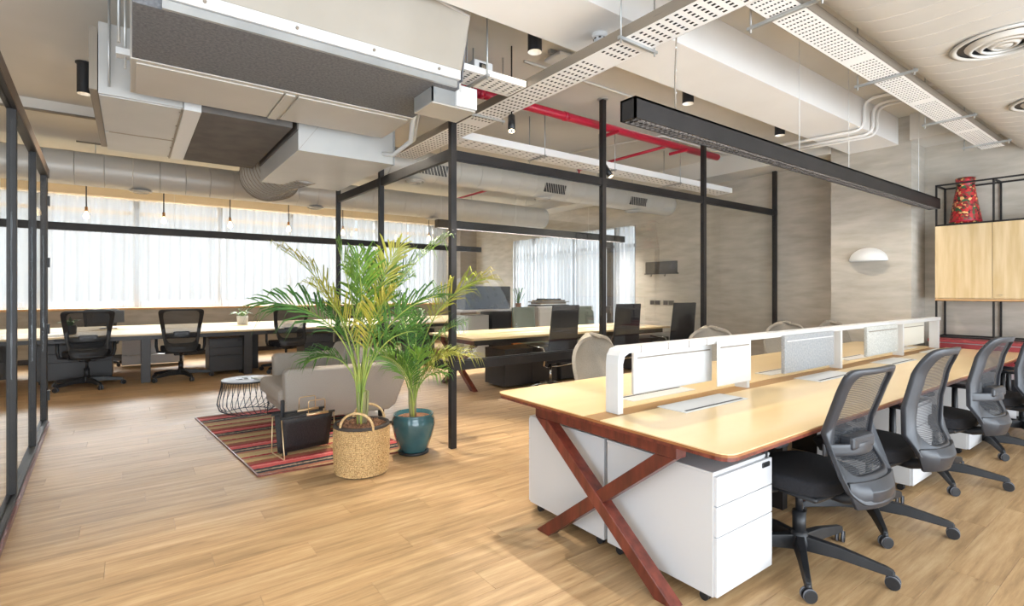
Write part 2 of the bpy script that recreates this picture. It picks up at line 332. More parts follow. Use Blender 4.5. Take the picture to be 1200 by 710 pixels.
def bx(x0, x1, y0, y1, z0, z1): return B().box(x0, x1, y0, y1, z0, z1)
def tag(o, label=None, cat=None, group=None, kind=None):
    if label: o['label'] = label
    if cat: o['category'] = cat
    if group: o['group'] = group
    if kind: o['kind'] = kind
    return o
def thing(name, label, cat, loc=(0, 0, 0), rz=0, group=None):
    o = bpy.data.objects.new(name, None); COL.objects.link(o); o.location = loc; o.rotation_euler = (0, 0, rz); o.empty_display_size = .1
    return tag(o, label, cat, group)
def kids(o): return [c for c in COL.objects if c.parent == o]
TREE = {}
def copy_tree(root, loc, rz, label, group=None):
    if root not in TREE:
        ch = {}
        for c in COL.objects:
            if c.parent: ch.setdefault(c.parent, []).append(c)
        def lst(o): return [(c, lst(c)) for c in ch.get(o, [])]
        TREE[root] = lst(root)
    def rec(o, par, sub):
        c = o.copy(); COL.objects.link(c)
        if par: c.parent = par
        for a, b in sub: rec(a, c, b)
        return c
    r = rec(root, None, TREE[root]); r.location = loc; r.rotation_euler = (0, 0, rz); r['label'] = label
    if group: r['group'] = group
    return r
def struct(name, b, mat, parent=None, **k):
    o = b.build(name, mat, parent, **k)
    if not parent: o['kind'] = 'structure'
    return o
def Tm(loc=(0, 0, 0), rx=0, ry=0, rz=0):
    return Matrix.Translation(loc) @ Matrix.Rotation(rz, 4, 'Z') @ Matrix.Rotation(ry, 4, 'Y') @ Matrix.Rotation(rx, 4, 'X')

ZC = 3.53      # slab height
XE = 8.1       # east wall
YW = 13.3      # window wall
XW = -3.6      # far west wall

# ================================================================ structure
fl = struct('floor', bx(XW, XE + .2, -5.0, YW + .2, -.12, -.012), oak)
rows = []
pw, plen = .2, 1.22
ny = 0; y = -1.2
while y < YW:
    off = (ny * 0.37 * plen) % plen; x = XW - off
    while x < XE:
        x0 = max(x, XW); x1 = min(x + plen, XE)
        if x1 - x0 > .02: rows.append((x0, x1, y, min(y + pw, YW)))
        x += plen
    y += pw; ny += 1
def vis(r):
    cx, cy = (r[0] + r[1]) / 2, (r[2] + r[3]) / 2
    d = cx * math.cos(AX) + cy * math.sin(AX); s_ = cx * math.sin(AX) - cy * math.cos(AX)
    if d < 1.6: return 1e6 + math.hypot(cx, cy)
    if abs(s_ / d) > 1.22: return 1e3 + d
    return d
rows.sort(key=vis)
def plank_mesh(rs, name):
    g = .0005; b = B(); tones = []
    for r in rs:
        x0, x1, y0, y1 = r[0] + g, r[1] - g, r[2] + g, r[3] - g; c = .0009
        b.add([(x0, y0, -.012), (x1, y0, -.012), (x1, y1, -.012), (x0, y1, -.012), (x0, y0, -c), (x1, y0, -c), (x1, y1, -c), (x0, y1, -c),
               (x0 + c, y0 + c, 0), (x1 - c, y0 + c, 0), (x1 - c, y1 - c, 0), (x0 + c, y1 - c, 0)],
              [(0, 1, 5, 4), (1, 2, 6, 5), (2, 3, 7, 6), (3, 0, 4, 7), (4, 5, 9, 8), (5, 6, 10, 9), (6, 7, 11, 10), (7, 4, 8, 11), (8, 9, 10, 11)])
        tones += [random.random()] * 12
    me = b.mesh(name); me.materials.append(oak); a = me.attributes.new('tone', 'FLOAT', 'POINT'); a.data.foreach_set('value', tones)
    return me
for r in rows[:295]:
    o = bpy.data.objects.new('floor_plank', plank_mesh([r], 'floor_plank')); COL.objects.link(o); o.parent = fl
o = bpy.data.objects.new('far_floor_planks', plank_mesh(rows[295:], 'far_floor_planks')); COL.objects.link(o); o.parent = fl; o['kind'] = 'stuff'

struct('ceiling', bx(XW, XE + .2, -5.0, YW + .2, ZC, ZC + .2), ceilm)
struct('trim_1', bx(XW, 7.62, 2.30, 2.84, 3.2, ZC), beamm)                       # boxed beam
b = bx(XW, 7.55, 7.72, 9.9, 3.42, ZC); struct('trim_2', b, ceilm)                # beam before the window duct
struct('trim_3', bx(7.55, XE, 3.06, YW, 3.25, ZC), ceilm)                         # edge beam over the east wall
struct('trim_4', bx(7.55, XE, -5, 2.17, 3.22, ZC), ceilm)
# east wall with window opening y 6.84..10.95, z 0..2.72
e = B().box(XE, XE + .2, -5.0, 6.84, 0, ZC).box(XE, XE + .2, 10.95, YW + .2, 0, ZC).box(XE, XE + .2, 6.84, 10.95, 2.72, ZC).box(XE, XE + .2, 6.84, 10.95, 0, .12)
struct('wall_east', e, plaster)
struct('wall_east_pillar', bx(7.6, XE, 2.17, 3.06, 0, ZC), plaster)
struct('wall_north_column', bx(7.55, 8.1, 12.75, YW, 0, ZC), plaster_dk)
n = B().box(XW, XE, YW, YW + .2, 0, 1.04).box(XW, XE, YW, YW + .2, 3.28, ZC).box(7.0, XE, YW, YW + .2, 1.04, 3.28)
struct('wall_north', n, plaster)
struct('trim_5', bx(XW, 7.5, 13.02, YW, 3.28, 3.5), cream, bev=.004)              # curtain pelmet
struct('wall_west', bx(XW - .2, XW, 3.0, YW, 0, ZC), cream)
struct('baseboard_north', bx(XW, 7.5, YW - .02, YW, 0, .1), darkcab)
struct('baseboard_east', bx(XE - .015, XE, 3.1, 6.84, 0, .09), darkcab)
# window wall frames
win = thing('window_1', None, None, (0, YW + .08, 0)); del_keys = [k for k in ('label', 'category') if k in win]
win['kind'] = 'structure'
for x in (-3.0, -1.46, .08, 1.61, 3.12, 4.25, 5.3, 6.9):
    b = bx(x - .055, x + .055, -.05, .05, 1.06, 3.28); b.build('mullion', frame_grey, win, bev=.004)
bx(XW, 7.0, -.04, .04, 2.98, 3.05).build('transom', frame_tan, win)
bx(XW, 7.0, -.04, .04, 1.05, 1.10).build('bottom_rail', frame_grey, win)
bx(XW, 7.0, .0, .008, 1.08, 3.28).build('pane', glassm, win)
bx(XW, 7.0, -.33, .02, 1.02, 1.06).build('window_sill', sillwood, win, bev=.006)
win2 = thing('window_2', None, None, (XE + .1, 0, 0)); win2['kind'] = 'structure'
for y in (6.88, 7.42, 8.7, 10.2, 10.91):
    bx(-.05, .05, y - .035, y + .035, .1, 2.72).build('mullion', frame_grey, win2, bev=.004)
bx(-.04, .04, 6.86, 10.93, 2.3, 2.36).build('transom', frame_grey, win2)
bx(.0, .008, 6.86, 10.93, .1, 2.72).build('pane', glassm, win2)

# curtains: one sheer per bay
def curtain(name, x0, x1, z0, z1, label, group, axis='x', at=0, amp=.035, waves=8):
    nx = int(waves * 8); g = []
    ph = random.random() * 6
    for k, z in enumerate((z0, z0 + .12, z0 + .6, (z0 + z1) / 2, z1 - .35, z1 - .1, z1)):
        row = []
        for i in range(nx + 1):
            t = i / nx; x = x0 + (x1 - x0) * t
            a = amp * (1 + .35 * math.sin(t * 17 + ph)) * (1.15 - .35 * (z - z0) / (z1 - z0)); y = a * math.sin(t * waves * 2 * math.pi + ph + .3 * math.sin(z * 1.3))
            row.append(Vector((x, y, z)) if axis == 'x' else Vector((y, x, z)))
        g.append(row)
    b = B(); b.sheet(g)
    o = b.build(name, sheer, None, loc=(0, at, 0) if axis == 'x' else (at, 0, 0))
    tag(o, label, 'curtain', group)
    # doubled bottom hem
    return o
bays = [(-3.1, -1.5, 'leftmost sheer white curtain, seen through the glass screen'), (-1.42, .05, 'sheer white curtain behind the leftmost mesh chair'), (.11, 1.6, 'sheer white curtain behind the second mesh chair from the left'),
        (1.64, 3.1, 'sheer white curtain behind the small white potted succulent'), (3.14, 4.65, 'sheer white curtain behind the left palm fronds'), (4.7, 6.1, 'sheer white curtain behind the right palm, left of the black corner post'),
        (6.14, 7.3, 'sheer white curtain at the end of the window row beside the dark column')]
for x0, x1, lb in bays:
    c = curtain('sheer_curtain', x0, x1, 1.07, 3.27, lb, 'sheer curtains on the long window wall', 'x', YW - .14)
    n_ = []
    h_ = B().sheet([[Vector((x0 + (x1 - x0) * i / 60, .03 * math.sin(i * 1.15), z)) for i in range(61)] for z in (1.065, 1.19)])
    h_.build('hem', sheer, c, loc=(0, -.004, 0))
for y0, y1, lb in ((9.45, 10.9, 'pleated sheer curtain beside the dark frame edge, behind the small desk plant'), (7.55, 9.4, 'pleated sheer curtain behind the stack of boards on the side wall window'), (6.88, 7.35, 'narrow sheer curtain right of the dark window post')):
    curtain('pleated_curtain', y0, y1, .3, 2.70, lb, 'pleated curtains on the side wall window', 'y', XE - .06, amp=.045, waves=max(4, int((y1 - y0) * 8)))
wp = bx(-.05, .03, -.06, .06, .1, 2.46).build('window_post', darkcab, None, loc=(XE - .1, 7.42, 0)); wp['kind'] = 'structure'; wp.name = 'window_3'
for z in (2.3, .95):
    bx(-.14, -.05, -.12, .0, z, z + .14).build('bracket', darkcab, wp)

# ================================================================ black steel partitions
P = thing('glass_partition', 'black steel framed glass partition standing from floor to ceiling around the meeting tables', 'partition', (2.3, 4.02, 0))
def plate(b_, *a): return b_
for i, x in enumerate((0, 1.91, 3.82, 5.70)):
    zt = 3.25 if i == 3 else ZC
    bx(x - .028, x + .028, -.028, .028, 0, zt).build('post', steel, P, bev=.003)
    B().lathe([(.06, zt - .012), (.06, zt)], (x, 0, 0), 16).build('ceiling_flange', galv, P) if i == 1 else None
bx(.028, 5.75, -.02, .02, 2.575, 2.655).build('top_beam', steel, P, bev=.002)
bx(.028, 5.75, -.02, .02, .69, .77).build('waist_beam', steel, P, bev=.002)
for x0, x1 in ((.03, 1.88), (1.94, 3.79), (3.85, 5.67)):
    bx(x0, x1, -.005, .005, .77, 2.575).build('glass_pane', glassm, P)
    for z in (.772, 2.563): bx(x0, x1, -.012, .012, z, z + .01).build('glazing_bead', blk, P)
# side run, towards the window wall, slightly splayed
ang = math.atan2(-.09, 2.88); Ls = 2.88
Ts = lambda: Matrix.Rotation(-ang * -1, 4, 'Z')
for yy in (1.52, 2.88):
    o = bx(-.026, .026, -.026, .026, 0, ZC).build('post', steel, P, bev=.003); o.rotation_euler = (0, 0, -ang); o.location = (-.09 * yy / 2.88, yy, 0)
for nm, z0, z1, m, w in (('top_beam', 2.575, 2.67, steel, .02), ('waist_beam', .69, .77, steel, .02)):
    o = bx(-w, w, .03, Ls, z0, z1).build(nm, m, P, bev=.002); o.rotation_euler = (0, 0, -ang)
for y0, y1 in ((.03, 1.5), (1.55, 2.85)):
    o = bx(-.005, .005, y0, y1, .77, 2.575).build('glass_pane', glassm, P); o.rotation_euler = (0, 0, -ang)

frame_dk = M('brown_black_trim', '#5b4a3c', .5)
G = thing('glass_screen_wall', 'black framed glass screen wall at the left edge of the room', 'partition', (-.645, 4.84, 0), math.atan2(.10, 2.48))
def gpost(y, w=.025): return bx(-w, w, y - w, y + w, 0, 2.68).build('post', steel, G, bev=.004)
gpost(-.13); gpost(1.22); gpost(2.36); gpost(2.50); gpost(-1.15); gpost(-2.3)
bx(-.03, .03, -2.4, 2.53, 2.60, 2.68).build('top_track', steel, G, bev=.004)
bx(.03, .036, -2.4, 2.53, 2.60, 2.69).build('top_edge_strip', frame_dk, G)
bx(-.03, .03, -2.4, 2.4, 0, .06).build('floor_track', steel, G, bev=.004)
bx(.03, .045, -2.4, 2.4, 0, .035).build('skirting_strip', redwood2, G)
for y0, y1 in ((-2.27, -1.18), (-1.12, -.16), (-.1, 1.19), (1.25, 2.33)):
    bx(-.005, .005, y0, y1, .06, 2.60).build('glass_pane', glassm, G)
bx(-.022, .022, 2.385, 2.475, .0, 2.6).build('sliding_door_stile', steel, G, bev=.003)
for z in (.25, .95, 1.65, 2.3): bx(.02, .045, 2.42, 2.48, z, z + .1).build('hinge', blk, G)

# ================================================================ ceiling services
def duct_section(L_, ry, rz, seg=28, p=1.0):
    def pt(t, k):
        c, s_ = math.cos(t), math.sin(t)
        return (ry * k * math.copysign(abs(c) ** p, c), rz * k * math.copysign(abs(s_) ** p, s_))
    b = B(); vs = []
    st = ((.0015, .985), (.006, 1.0), (L_ - .006, 1.0), (L_ - .0015, .985))
    for x, k in st:
        for i in range(seg):
            yy, zz = pt(2 * math.pi * i / seg, k); vs.append((x, yy, zz))
    for a in range(3):
        b.add(vs[a * seg:(a + 2) * seg], [(i, (i + 1) % seg, seg + (i + 1) % seg, seg + i) for i in range(seg)], True)
    return b
def duct(name, label, x0, x1, yc, zc, ry, rz, L_, mat, p=1.0, endcap=True):
    D = thing(name, label, 'duct', (x0, yc, zc), 0)
    me = None; n_ = int(round((x1 - x0) / L_))
    for i in range(n_):
        if me is None:
            o = duct_section(L_, ry, rz, p=p).build('duct_section', mat, D); me = o.data
        else:
            o = bpy.data.objects.new('duct_section', me); COL.objects.link(o); o.parent = D
        o.location = (i * L_, 0, 0)
    b = B(); Lx = n_ * L_
    vs = []; seg = 28
    for x, k in ((0, 1), (.04, .97), (.07, .8), (.08, .01)):
        for i in range(seg):
            t = 2 * math.pi * i / seg; c, s_ = math.cos(t), math.sin(t)
            vs.append((Lx + x if endcap else Lx + x * .1, ry * k * math.copysign(abs(c) ** p, c), rz * k * math.copysign(abs(s_) ** p, s_)))
    b.add(vs, [(a * seg + i, a * seg + (i + 1) % seg, (a + 1) * seg + (i + 1) % seg, (a + 1) * seg + i) for a in range(3) for i in range(seg)], True)
    b.build('end_cap', mat, D)
    return D
def diffuser(parent, loc, r, mat=ductw, n_=4):
    b = B()
    rr = r
    prof = [(r, .0), (r * 1.02, -.008), (r * .92, -.014), (r * .88, -.004)]
    b.lathe(prof, (0, 0, 0), 28, cap=False); o = b.build('diffuser_frame', mat, parent); o.location = loc
    B().lathe([(.0, .002), (r * .9, .002)], (0, 0, 0), 24, cap=False).build('diffuser_throat', blk, parent).location = loc
    for k, q in enumerate((.74, .54, .34)):
        c = B().lathe([(r * q, -.002), (r * (q - .08), -.026), (r * (q - .15), -.03), (r * (q - .12), -.012)], (0, 0, 0), 24, cap=False).build('diffuser_cone', mat, o)
    B().lathe([(.002, -.03), (r * .14, -.03), (r * .2, -.014)], (0, 0, 0), 20, cap=False).build('diffuser_cone', mat, o)
D1 = duct('spiral_duct', 'long round spiral duct running along the curtained window wall', -3.4, 7.45, 9.0, 3.04, .225, .225, .31, ductw)
D2 = duct('spiral_duct', 'round spiral duct with black slotted grilles above the meeting table', 1.5, 7.85, 5.9, 2.96, .187, .187, .317, ductw)
D3 = duct('oval_duct', 'wide flat oval ribbed duct with round diffusers at the top right corner', .6, 8.0, .73, 3.16, .60, .25, .2, ductw, p=.62)
for x in (2.55, 4.15, 5.75): diffuser(D3, (x + .1 - .6, .02, -.252), .25)
for x in (2.83, 4.9, 6.9): diffuser(D2, (x - 1.5, 0, -.189), .13)
for x in (1.0, 3.4, 5.6): diffuser(D1, (x + 3.4 - .9, 0, -.227), .13)
def grille(parent, x, ang_, r):
    T = Matrix.Rotation(ang_, 4, 'X')
    b = B().box(x - .2, x + .2, -.065, .065, r - .01, r + .006, T); g = b.build('side_grille', blk, parent)
    for k in range(9):
        q = x - .18 + k * .045
        for w in (-1, 1):
            B().box(-.003, .003, -.075, .075, r + .004, r + .014, Matrix.Rotation(ang_, 4, 'X') @ Tm((q, 0, 0)) @ Matrix.Rotation(.42 * w, 4, 'Z')).build('grille_blade', ductw, g) if w == 1 else None
for x in (3.0, 5.0, 6.85): grille(D2, x - 1.5, R(108), .187)
# hanger rods for ducts
for D, xs, dy, z0 in ((D1, (-.4, 1.6, 3.7, 5.6, 7.0), .0, .22), (D2, (3.2, 4.4, 5.6, 6.9), .0, .18), (D3, (1.6, 3.2, 4.8, 6.6), .55, .05)):
    lx = D.location.x; zc = D.location.z
    for x in xs:
        B().cyl((x - lx, dy, z0), (x - lx, dy, ZC - zc), .006, 6).build('hanger_rod', galv, D)

# perforated cable trays
def tray(name, label, x0, x1, y0, y1, z, h, along, pitch=.05, cols=8, slot=(.55, .42), mat=traym, rods=(), flange_mat=None, margin=.02):
    L_ = (x1 - x0) if along == 'x' else (y1 - y0); Wd = (y1 - y0) if along == 'x' else (x1 - x0)
    T = thing(name, label, 'cable tray', (x0, y0, z))
    nl = int(L_ / pitch); pl = L_ / nl; cw = (Wd - 2 * margin) / cols
    b = B()
    def q(u, v): return (u, v, 0) if along == 'x' else (v, u, 0)
    for e0, e1 in ((0, margin), (Wd - margin, Wd)):
        b.add([q(0, e0), q(L_, e0), q(L_, e1), q(0, e1)], [(0, 1, 2, 3)])
    for i in range(nl):
        solid = (i % 26) >= 24
        for j in range(cols):
            u0, u1, v0, v1 = i * pl, (i + 1) * pl, margin + j * cw, margin + (j + 1) * cw
            if solid: b.add([q(u0, v0), q(u1, v0), q(u1, v1), q(u0, v1)], [(0, 1, 2, 3)]); continue
            st = (j % 2) * pl * .0
            a, c = (1 - slot[0]) / 2, (1 - slot[1]) / 2
            U0, U1, V0, V1 = u0 + pl * a, u1 - pl * a, v0 + cw * c, v1 - cw * c
            b.add([q(u0, v0), q(u1, v0), q(u1, v1), q(u0, v1), q(U0, V0), q(U1, V0), q(U1, V1), q(U0, V1)], [(0, 1, 5, 4), (1, 2, 6, 5), (2, 3, 7, 6), (3, 0, 4, 7)])
    b.build('perforated_base', mat, T)
    # black cables packed across the tray, put there to darken its holes
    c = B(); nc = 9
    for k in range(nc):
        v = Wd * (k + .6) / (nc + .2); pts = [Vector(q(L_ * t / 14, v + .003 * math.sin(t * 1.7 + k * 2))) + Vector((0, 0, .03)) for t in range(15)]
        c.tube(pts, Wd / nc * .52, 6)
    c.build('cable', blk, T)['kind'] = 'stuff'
    fm = flange_mat or mat
    for e in (0, Wd - .003):
        f = B()
        if along == 'x': f.box(0, L_, e, e + .003, 0, h)
        else: f.box(e, e + .003, 0, L_, 0, h)
        f.build('flange', fm, T)
    for u, lo, hi in rods:
        zz = ZC - z
        if along == 'x': B().box(u - .01, u + .01, -lo, Wd + hi, -.02, -.002).build('hanger_bar', galv, T)
        else: B().box(-lo, Wd + hi, u - .01, u + .01, -.02, -.002).build('hanger_bar', galv, T)
        for v in (-lo + .02, Wd + hi - .02):
            p = q(u, v); B().cyl((p[0], p[1], -.04), (p[0], p[1], zz), .006, 6).build('hanger_rod', galv, T)
    return T
tray('cable_tray', 'white perforated cable tray crossing the ceiling above the black corner post', 2.44, 2.70, .9, 5.62, 2.96, .07, 'y', pitch=.062, cols=6, slot=(.4, .48), rods=((1.25, .05, .05), (2.95, .05, .05)), flange_mat=trayflange)
tray('cable_tray', 'wide white slotted cable tray above the right row of mesh chairs', 2.71, 7.6, 1.335, 1.53, 2.97, .06, 'x', pitch=.05, cols=8, slot=(.3, .58), rods=((.25, .12, .12), (1.75, .1, .1), (3.3, .1, .1), (4.6, .1, .1)), flange_mat=trayflange)
tray('cable_tray', 'short white perforated cable tray carrying the small white projector', 1.86, 2.43, 3.12, 3.36, 2.96, .045, 'x', pitch=.06, cols=6, slot=(.42, .45), rods=((.2, .04, .04),))
tray('cable_tray', 'long white cable tray running behind the top beam of the glass partition', 2.71, 7.9, 4.66, 4.95, 3.0, .08, 'x', pitch=.1, cols=4, slot=(.3, .3), rods=((1.2, .02, .02), (2.4, .02, .02), (3.8, .02, .02)))

# red sprinkler pipes
p = thing('sprinkler_pipe', 'thick red sprinkler pipe running under the ceiling behind the white tray', 'pipe', (1.2, 4.18, 3.3))
B().cyl((0, 0, 0), (5.5, 0, 0), .045, 16).build('main_pipe', redp, p)
for x in (3.3, 4.6):
    B().box(x - .012, x + .012, -.14, .14, -.085, -.05).build('pipe_bracket', redp, p)
    B().cyl((x, .12, -.06), (x, .12, .23), .006, 6).build('hanger_rod', galv, p)
for x in (1.5, 2.6): B().lathe([(.05, -.03), (.05, .03)], (0, 0, 0), 14, T=Matrix.Rotation(R(90), 4, 'Y')).build('coupling', redp, p).location = (x, 0, 0)
p = thing('sprinkler_branch', 'thin red branch pipe crossing the ceiling near the second partition post', 'pipe', (5.65, 4.22, 3.3))
B().cyl((0, 0, 0), (0, 1.7, 0), .02, 10).build('branch_pipe', redp, p)
B().cyl((0, 1.68, -.08), (0, 1.68, .02), .012, 8).build('sprinkler_head', redp, p)
p = thing('sprinkler_branch', 'far thin red branch pipe seen through the glass beside the corner post', 'pipe', (5.45, 7.4, 3.32))
B().cyl((0, 0, 0), (0, 3.0, 0), .02, 10).build('branch_pipe', redp, p)
B().cyl((0, 2.95, -.08), (0, 2.95, .02), .012, 8).build('sprinkler_head', redp, p)

# thin conduits on the slab
def conduit(pts, r, label, mat=ceilm, cat='conduit', name='conduit'):
    o = B().tube(pts, r, 8).build(name, mat); return tag(o, label, cat)
conduit([(2.9, 3.75, 3.51), (7.5, 3.75, 3.51)], .012, 'thin conduit on the ceiling just left of the red pipe')
conduit([(5.3, 5.9, 3.49), (5.75, 4.4, 3.49), (7.4, 4.4, 3.49)], .012, 'bent conduit on the ceiling beside the red branch pipe')
conduit([(-3, 7.70, 3.40), (-.2, 7.70, 3.40)], .016, 'dark conduit along the ceiling beam above the left glass screen', trayflange)
conduit([(-.6, 9.0, 3.40), (.4, 9.0, 3.40)], .012, 'short conduit under the beam beside the window duct', trayflange)
def bend(pts, n_=6, rad=.12):
    out = [Vector(pts[0])]
    for a, m_, c in zip(pts, pts[1:], pts[2:]):
        a, m_, c = Vector(a), Vector(m_), Vector(c); d0 = (a - m_).normalized(); d1 = (c - m_).normalized(); p0 = m_ + d0 * rad; p1 = m_ + d1 * rad
        for k in range(n_ + 1):
            t = k / n_; out.append(p0.lerp(m_, t).lerp(m_.lerp(p1, t), t))
    out.append(Vector(pts[-1])); return out
for x, lb in ((6.47, 'left white conduit bending down around the boxed beam near the pillar'), (6.72, 'middle white conduit bending around the boxed beam near the pillar'), (6.84, 'right white conduit bending around the boxed beam nearest the pillar')):
    conduit(bend([(x + .1, 1.6, 3.5), (x, 2.27, 3.5), (x, 2.27, 3.17), (x - .15, 3.3, 3.17)]), .017, lb, beamm)

# ---- air handling assembly
plenum_m = M('beige_canvas_plenum', '#a39c91', .6, 0, hex2='#9b9488', nscale=2)
A = thing('air_handling_unit', 'big near air handling box with dark grey insulated underside at the top left', 'air conditioner', (0, 3.1, 2.8))
bx(0, 1.83, .0, .74, .0, .45).build('insulated_casing', insul, A, bev=.004)
bx(-.01, 1.84, .74, 1.40, -.006, .45).build('service_casing', sheet_beige, A, bev=.004)
bx(.02, .86, .78, 1.37, -.016, -.006).build('access_panel', sheet_beige, A, bev=.003)
bx(.96, 1.8, .78, 1.37, -.016, -.006).build('access_panel', sheet_beige, A, bev=.003)
bx(.87, .94, .77, 1.39, -.02, -.006).build('panel_strip', sheet_beige, A, bev=.006)
bx(.1, 1.82, -.035, 0, .05, .115).build('flange_strip', white, A, bev=.003)
bx(.12, 1.8, -.02, .0, -.0, .045).build('lower_seal', galv, A)
B().prism([(-.03, .11), (-.1, .30), (-.17, .5), (-.2, .73), (.3, .73), (.3, .11)], 'x', .08, 1.83).build('plenum', plenum_m, A, bev=.01)
B().prism([(-.02, .05), (-.1, .42), (-.14, .73), (.35, .73), (.35, .05)], 'x', 1.832, 1.842).build('insulated_end', insul, A)
B().tube([Vector((.6, -.285, .73)), Vector((1.2, -.24, .6)), Vector((1.55, -.16, .47)), Vector((1.82, -.14, .44))], .012, 6).build('seam_strip', white, A)
for x in (.3, .75, 1.2, 1.65): B().cyl((x, -.045, .083), (x, -.03, .083), .009, 8).build('screw', trayflange, A)
for x in (-.05, 1.8): pass
B().cyl((-.035, .9, -.02), (-.035, .9, .73), .008, 6).build('hanger_rod', galv, A)
B().cyl((-.06, .55, -.0), (-.06, .55, .73), .008, 6).build('hanger_rod', galv, A)
bx(-.08, .0, .86, .94, .05, .09).build('hanger_bracket', white, A)
A2 = thing('fan_coil_unit', 'grey fan coil box with two access panels and a dark insulated right half', 'air conditioner', (-.19, 4.6, 2.78))
bx(0, .50, 0, 1.78, 0, .5).build('casing', sheet_grey, A2, bev=.003)
bx(.005, .49, .02, 1.02, -.008, 0).build('access_panel', sheet_grey, A2, bev=.002)
bx(.005, .49, 1.05, 1.76, -.008, 0).build('access_panel', sheet_grey, A2, bev=.002)
bx(-.05, -.005, .0, 1.78, .02, .45).build('side_seal', trayflange, A2)
bx(.03, .50, 1.02, 1.05, -.01, 0).build('seam_strip', trayflange, A2); bx(.49, .503, .0, 1.78, -.014, 0).build('seam_strip', trayflange, A2)
bx(.505, .62, .0, 1.78, -.012, .5).build('cover_strip', white, A2, bev=.003)
bx(.62, 1.28, .0, 1.80, -.006, .5).build('insulated_casing', insul_dk, A2, bev=.004)
for y_ in (.1, .5, .95, 1.3, 1.7): B().cyl((.488, y_, -.014), (.488, y_, -.006), .009, 8).build('screw', trayflange, A2)
B().cyl((.06, -.02, .05), (.06, -.02, .75), .008, 6).build('hanger_rod', galv, A2)
A3 = thing('duct_box', 'low pale sheet metal duct box hanging in front of the partition top', 'duct', (1.14, 4.62, 2.6))
bx(0, .86, 0, 1.6, 0, .42).build('box_body', sheet_grey, A3, bev=.003)
B().add([(.0, -.002, .0), (.3, -.002, .42), (.303, -.002, .42), (.003, -.002, .0)], [(0, 1, 2, 3)]).build('crease', trayflange, A3)
bx(-.012, 0, -.01, 1.6, .17, .42).build('left_flange', insul_dk, A3)
bx(.86, .872, -.01, .05, -.005, .42).build('right_flange', galv, A3)
# flexible spiral hose from the box down to the window duct
fp = [Vector(p) for p in ((1.55, 5.9, 2.86), (1.42, 6.5, 2.86), (1.35, 7.1, 2.86), (1.5, 7.7, 2.92), (1.75, 8.3, 3.05), (1.9, 8.8, 3.15))]
def spline(ps, n_):
    out = []
    for i in range(len(ps) - 1):
        p0, p1, p2, p3 = ps[max(i - 1, 0)], ps[i], ps[i + 1], ps[min(i + 2, len(ps) - 1)]
        for k in range(n_):
            t = k / n_; out.append(.5 * ((2 * p1) + (-p0 + p2) * t + (2 * p0 - 5 * p1 + 4 * p2 - p3) * t * t + (-p0 + 3 * p1 - 3 * p2 + p3) * t ** 3))
    out.append(ps[-1]); return out
sp_ = spline(fp, 14); F = thing('flexible_hose', 'curved ribbed white air hose between the duct box and the window duct', 'duct', (1.5, 6, 2.86))
off = Vector((1.5, 6, 2.86))
B().tube([q - off for q in sp_], [.27 + (.012 if i % 2 else -.004) for i in range(len(sp_))], 24).build('hose', sheet_grey, F)
rb = B()
for i in range(1, len(sp_) - 1, 2):
    d = (sp_[i + 1] - sp_[i - 1]).normalized(); a = d.orthogonal().normalized(); b_ = d.cross(a)
    rb.tube([sp_[i] - off + (a * math.cos(t) + b_ * math.sin(t)) * .283 for t in [2 * math.pi * k / 24 for k in range(24)]], .005, 4, closed=True)
rb.build('hose_ribs', trayflange, F)['kind'] = 'stuff'
# junction boxes, loose pipes
J = thing('junction_box', 'open metal junction box hanging above the black corner post', 'electrical box', (1.78, 3.28, 2.70))
bx(-.13, .22, -.12, .16, -.012, .0).build('base_plate', sheet_beige, J, bev=.003)
bx(-.13, -.12, -.12, .16, .0, .12).build('side_plate', galv, J); bx(-.13, .06, -.12, -.11, .0, .1).build('front_plate', galv, J)
bx(.05, .22, -.14, .14, .0, .15).build('white_cover', white, J, bev=.004)
B().tube([(.08, -.13, .1), (.06, -.14, .35), (.1, -.12, .6), (.12, -.1, .75)], .012, 8).build('loose_cable', white, J)
conduit([(1.76, 3.6, 2.87), (1.86, 3.9, 2.80), (1.98, 4.2, 2.72), (1.95, 4.5, 2.66), (1.85, 4.75, 2.72)], .02, 'bent white flexible conduit beside the corner post top', white)
conduit([(1.80, 3.62, 2.9), (1.92, 3.95, 2.84), (2.04, 4.25, 2.76), (2.0, 4.55, 2.70)], .016, 'second bent white flexible conduit beside the corner post top', sheet_beige)
o = bx(-.07, .09, -.06, .06, 0, .09).build('projector', white, None, bev=.006); o.location = (2.06, 3.22, 2.99); tag(o, 'small white projector with a dark lens sitting on the short cable tray', 'projector')
l = bx(-.03, .03, -.062, -.058, .02, .07).build('lens_panel', blk, o); bx(-.012, .02, -.068, -.06, .03, .06).build('lens', chrome, o)
pt = thing('conduit_box', 'round dark bracket box at the corner of the air handling plenum', 'electrical box', (1.92, 3.35, 3.4))
B().lathe([(.05, 0), (.05, -.05), (.035, -.06)], (0, 0, 0), 16).build('round_cover', white, pt); bx(-.12, .1, -.05, .05, 0, .02).build('bracket', darkcab, pt)
s_ = thing('smoke_detector', 'round white smoke detector on the boxed white beam', 'detector', (2.64, 2.55, 3.2))
B().lathe([(.055, 0), (.055, -.02), (.048, -.03)], (0, 0, 0), 24).build('base', white, s_)
B().lathe([(.045, -.03), (.042, -.048), (.02, -.056), (.001, -.058)], (0, 0, 0), 24).build('sensor_dome', white, s_)
for k in range(8):
    a_ = k * math.pi / 4; B().box(.040, .0465, -.008, .008, -.044, -.034, Matrix.Rotation(a_, 4, 'Z')).build('slot', darkcab, s_)
w_ = thing('ceiling_access_point', 'white ceiling device with mounting brackets behind the cable tray', 'wifi device', (3.10, 3.47, 3.46))
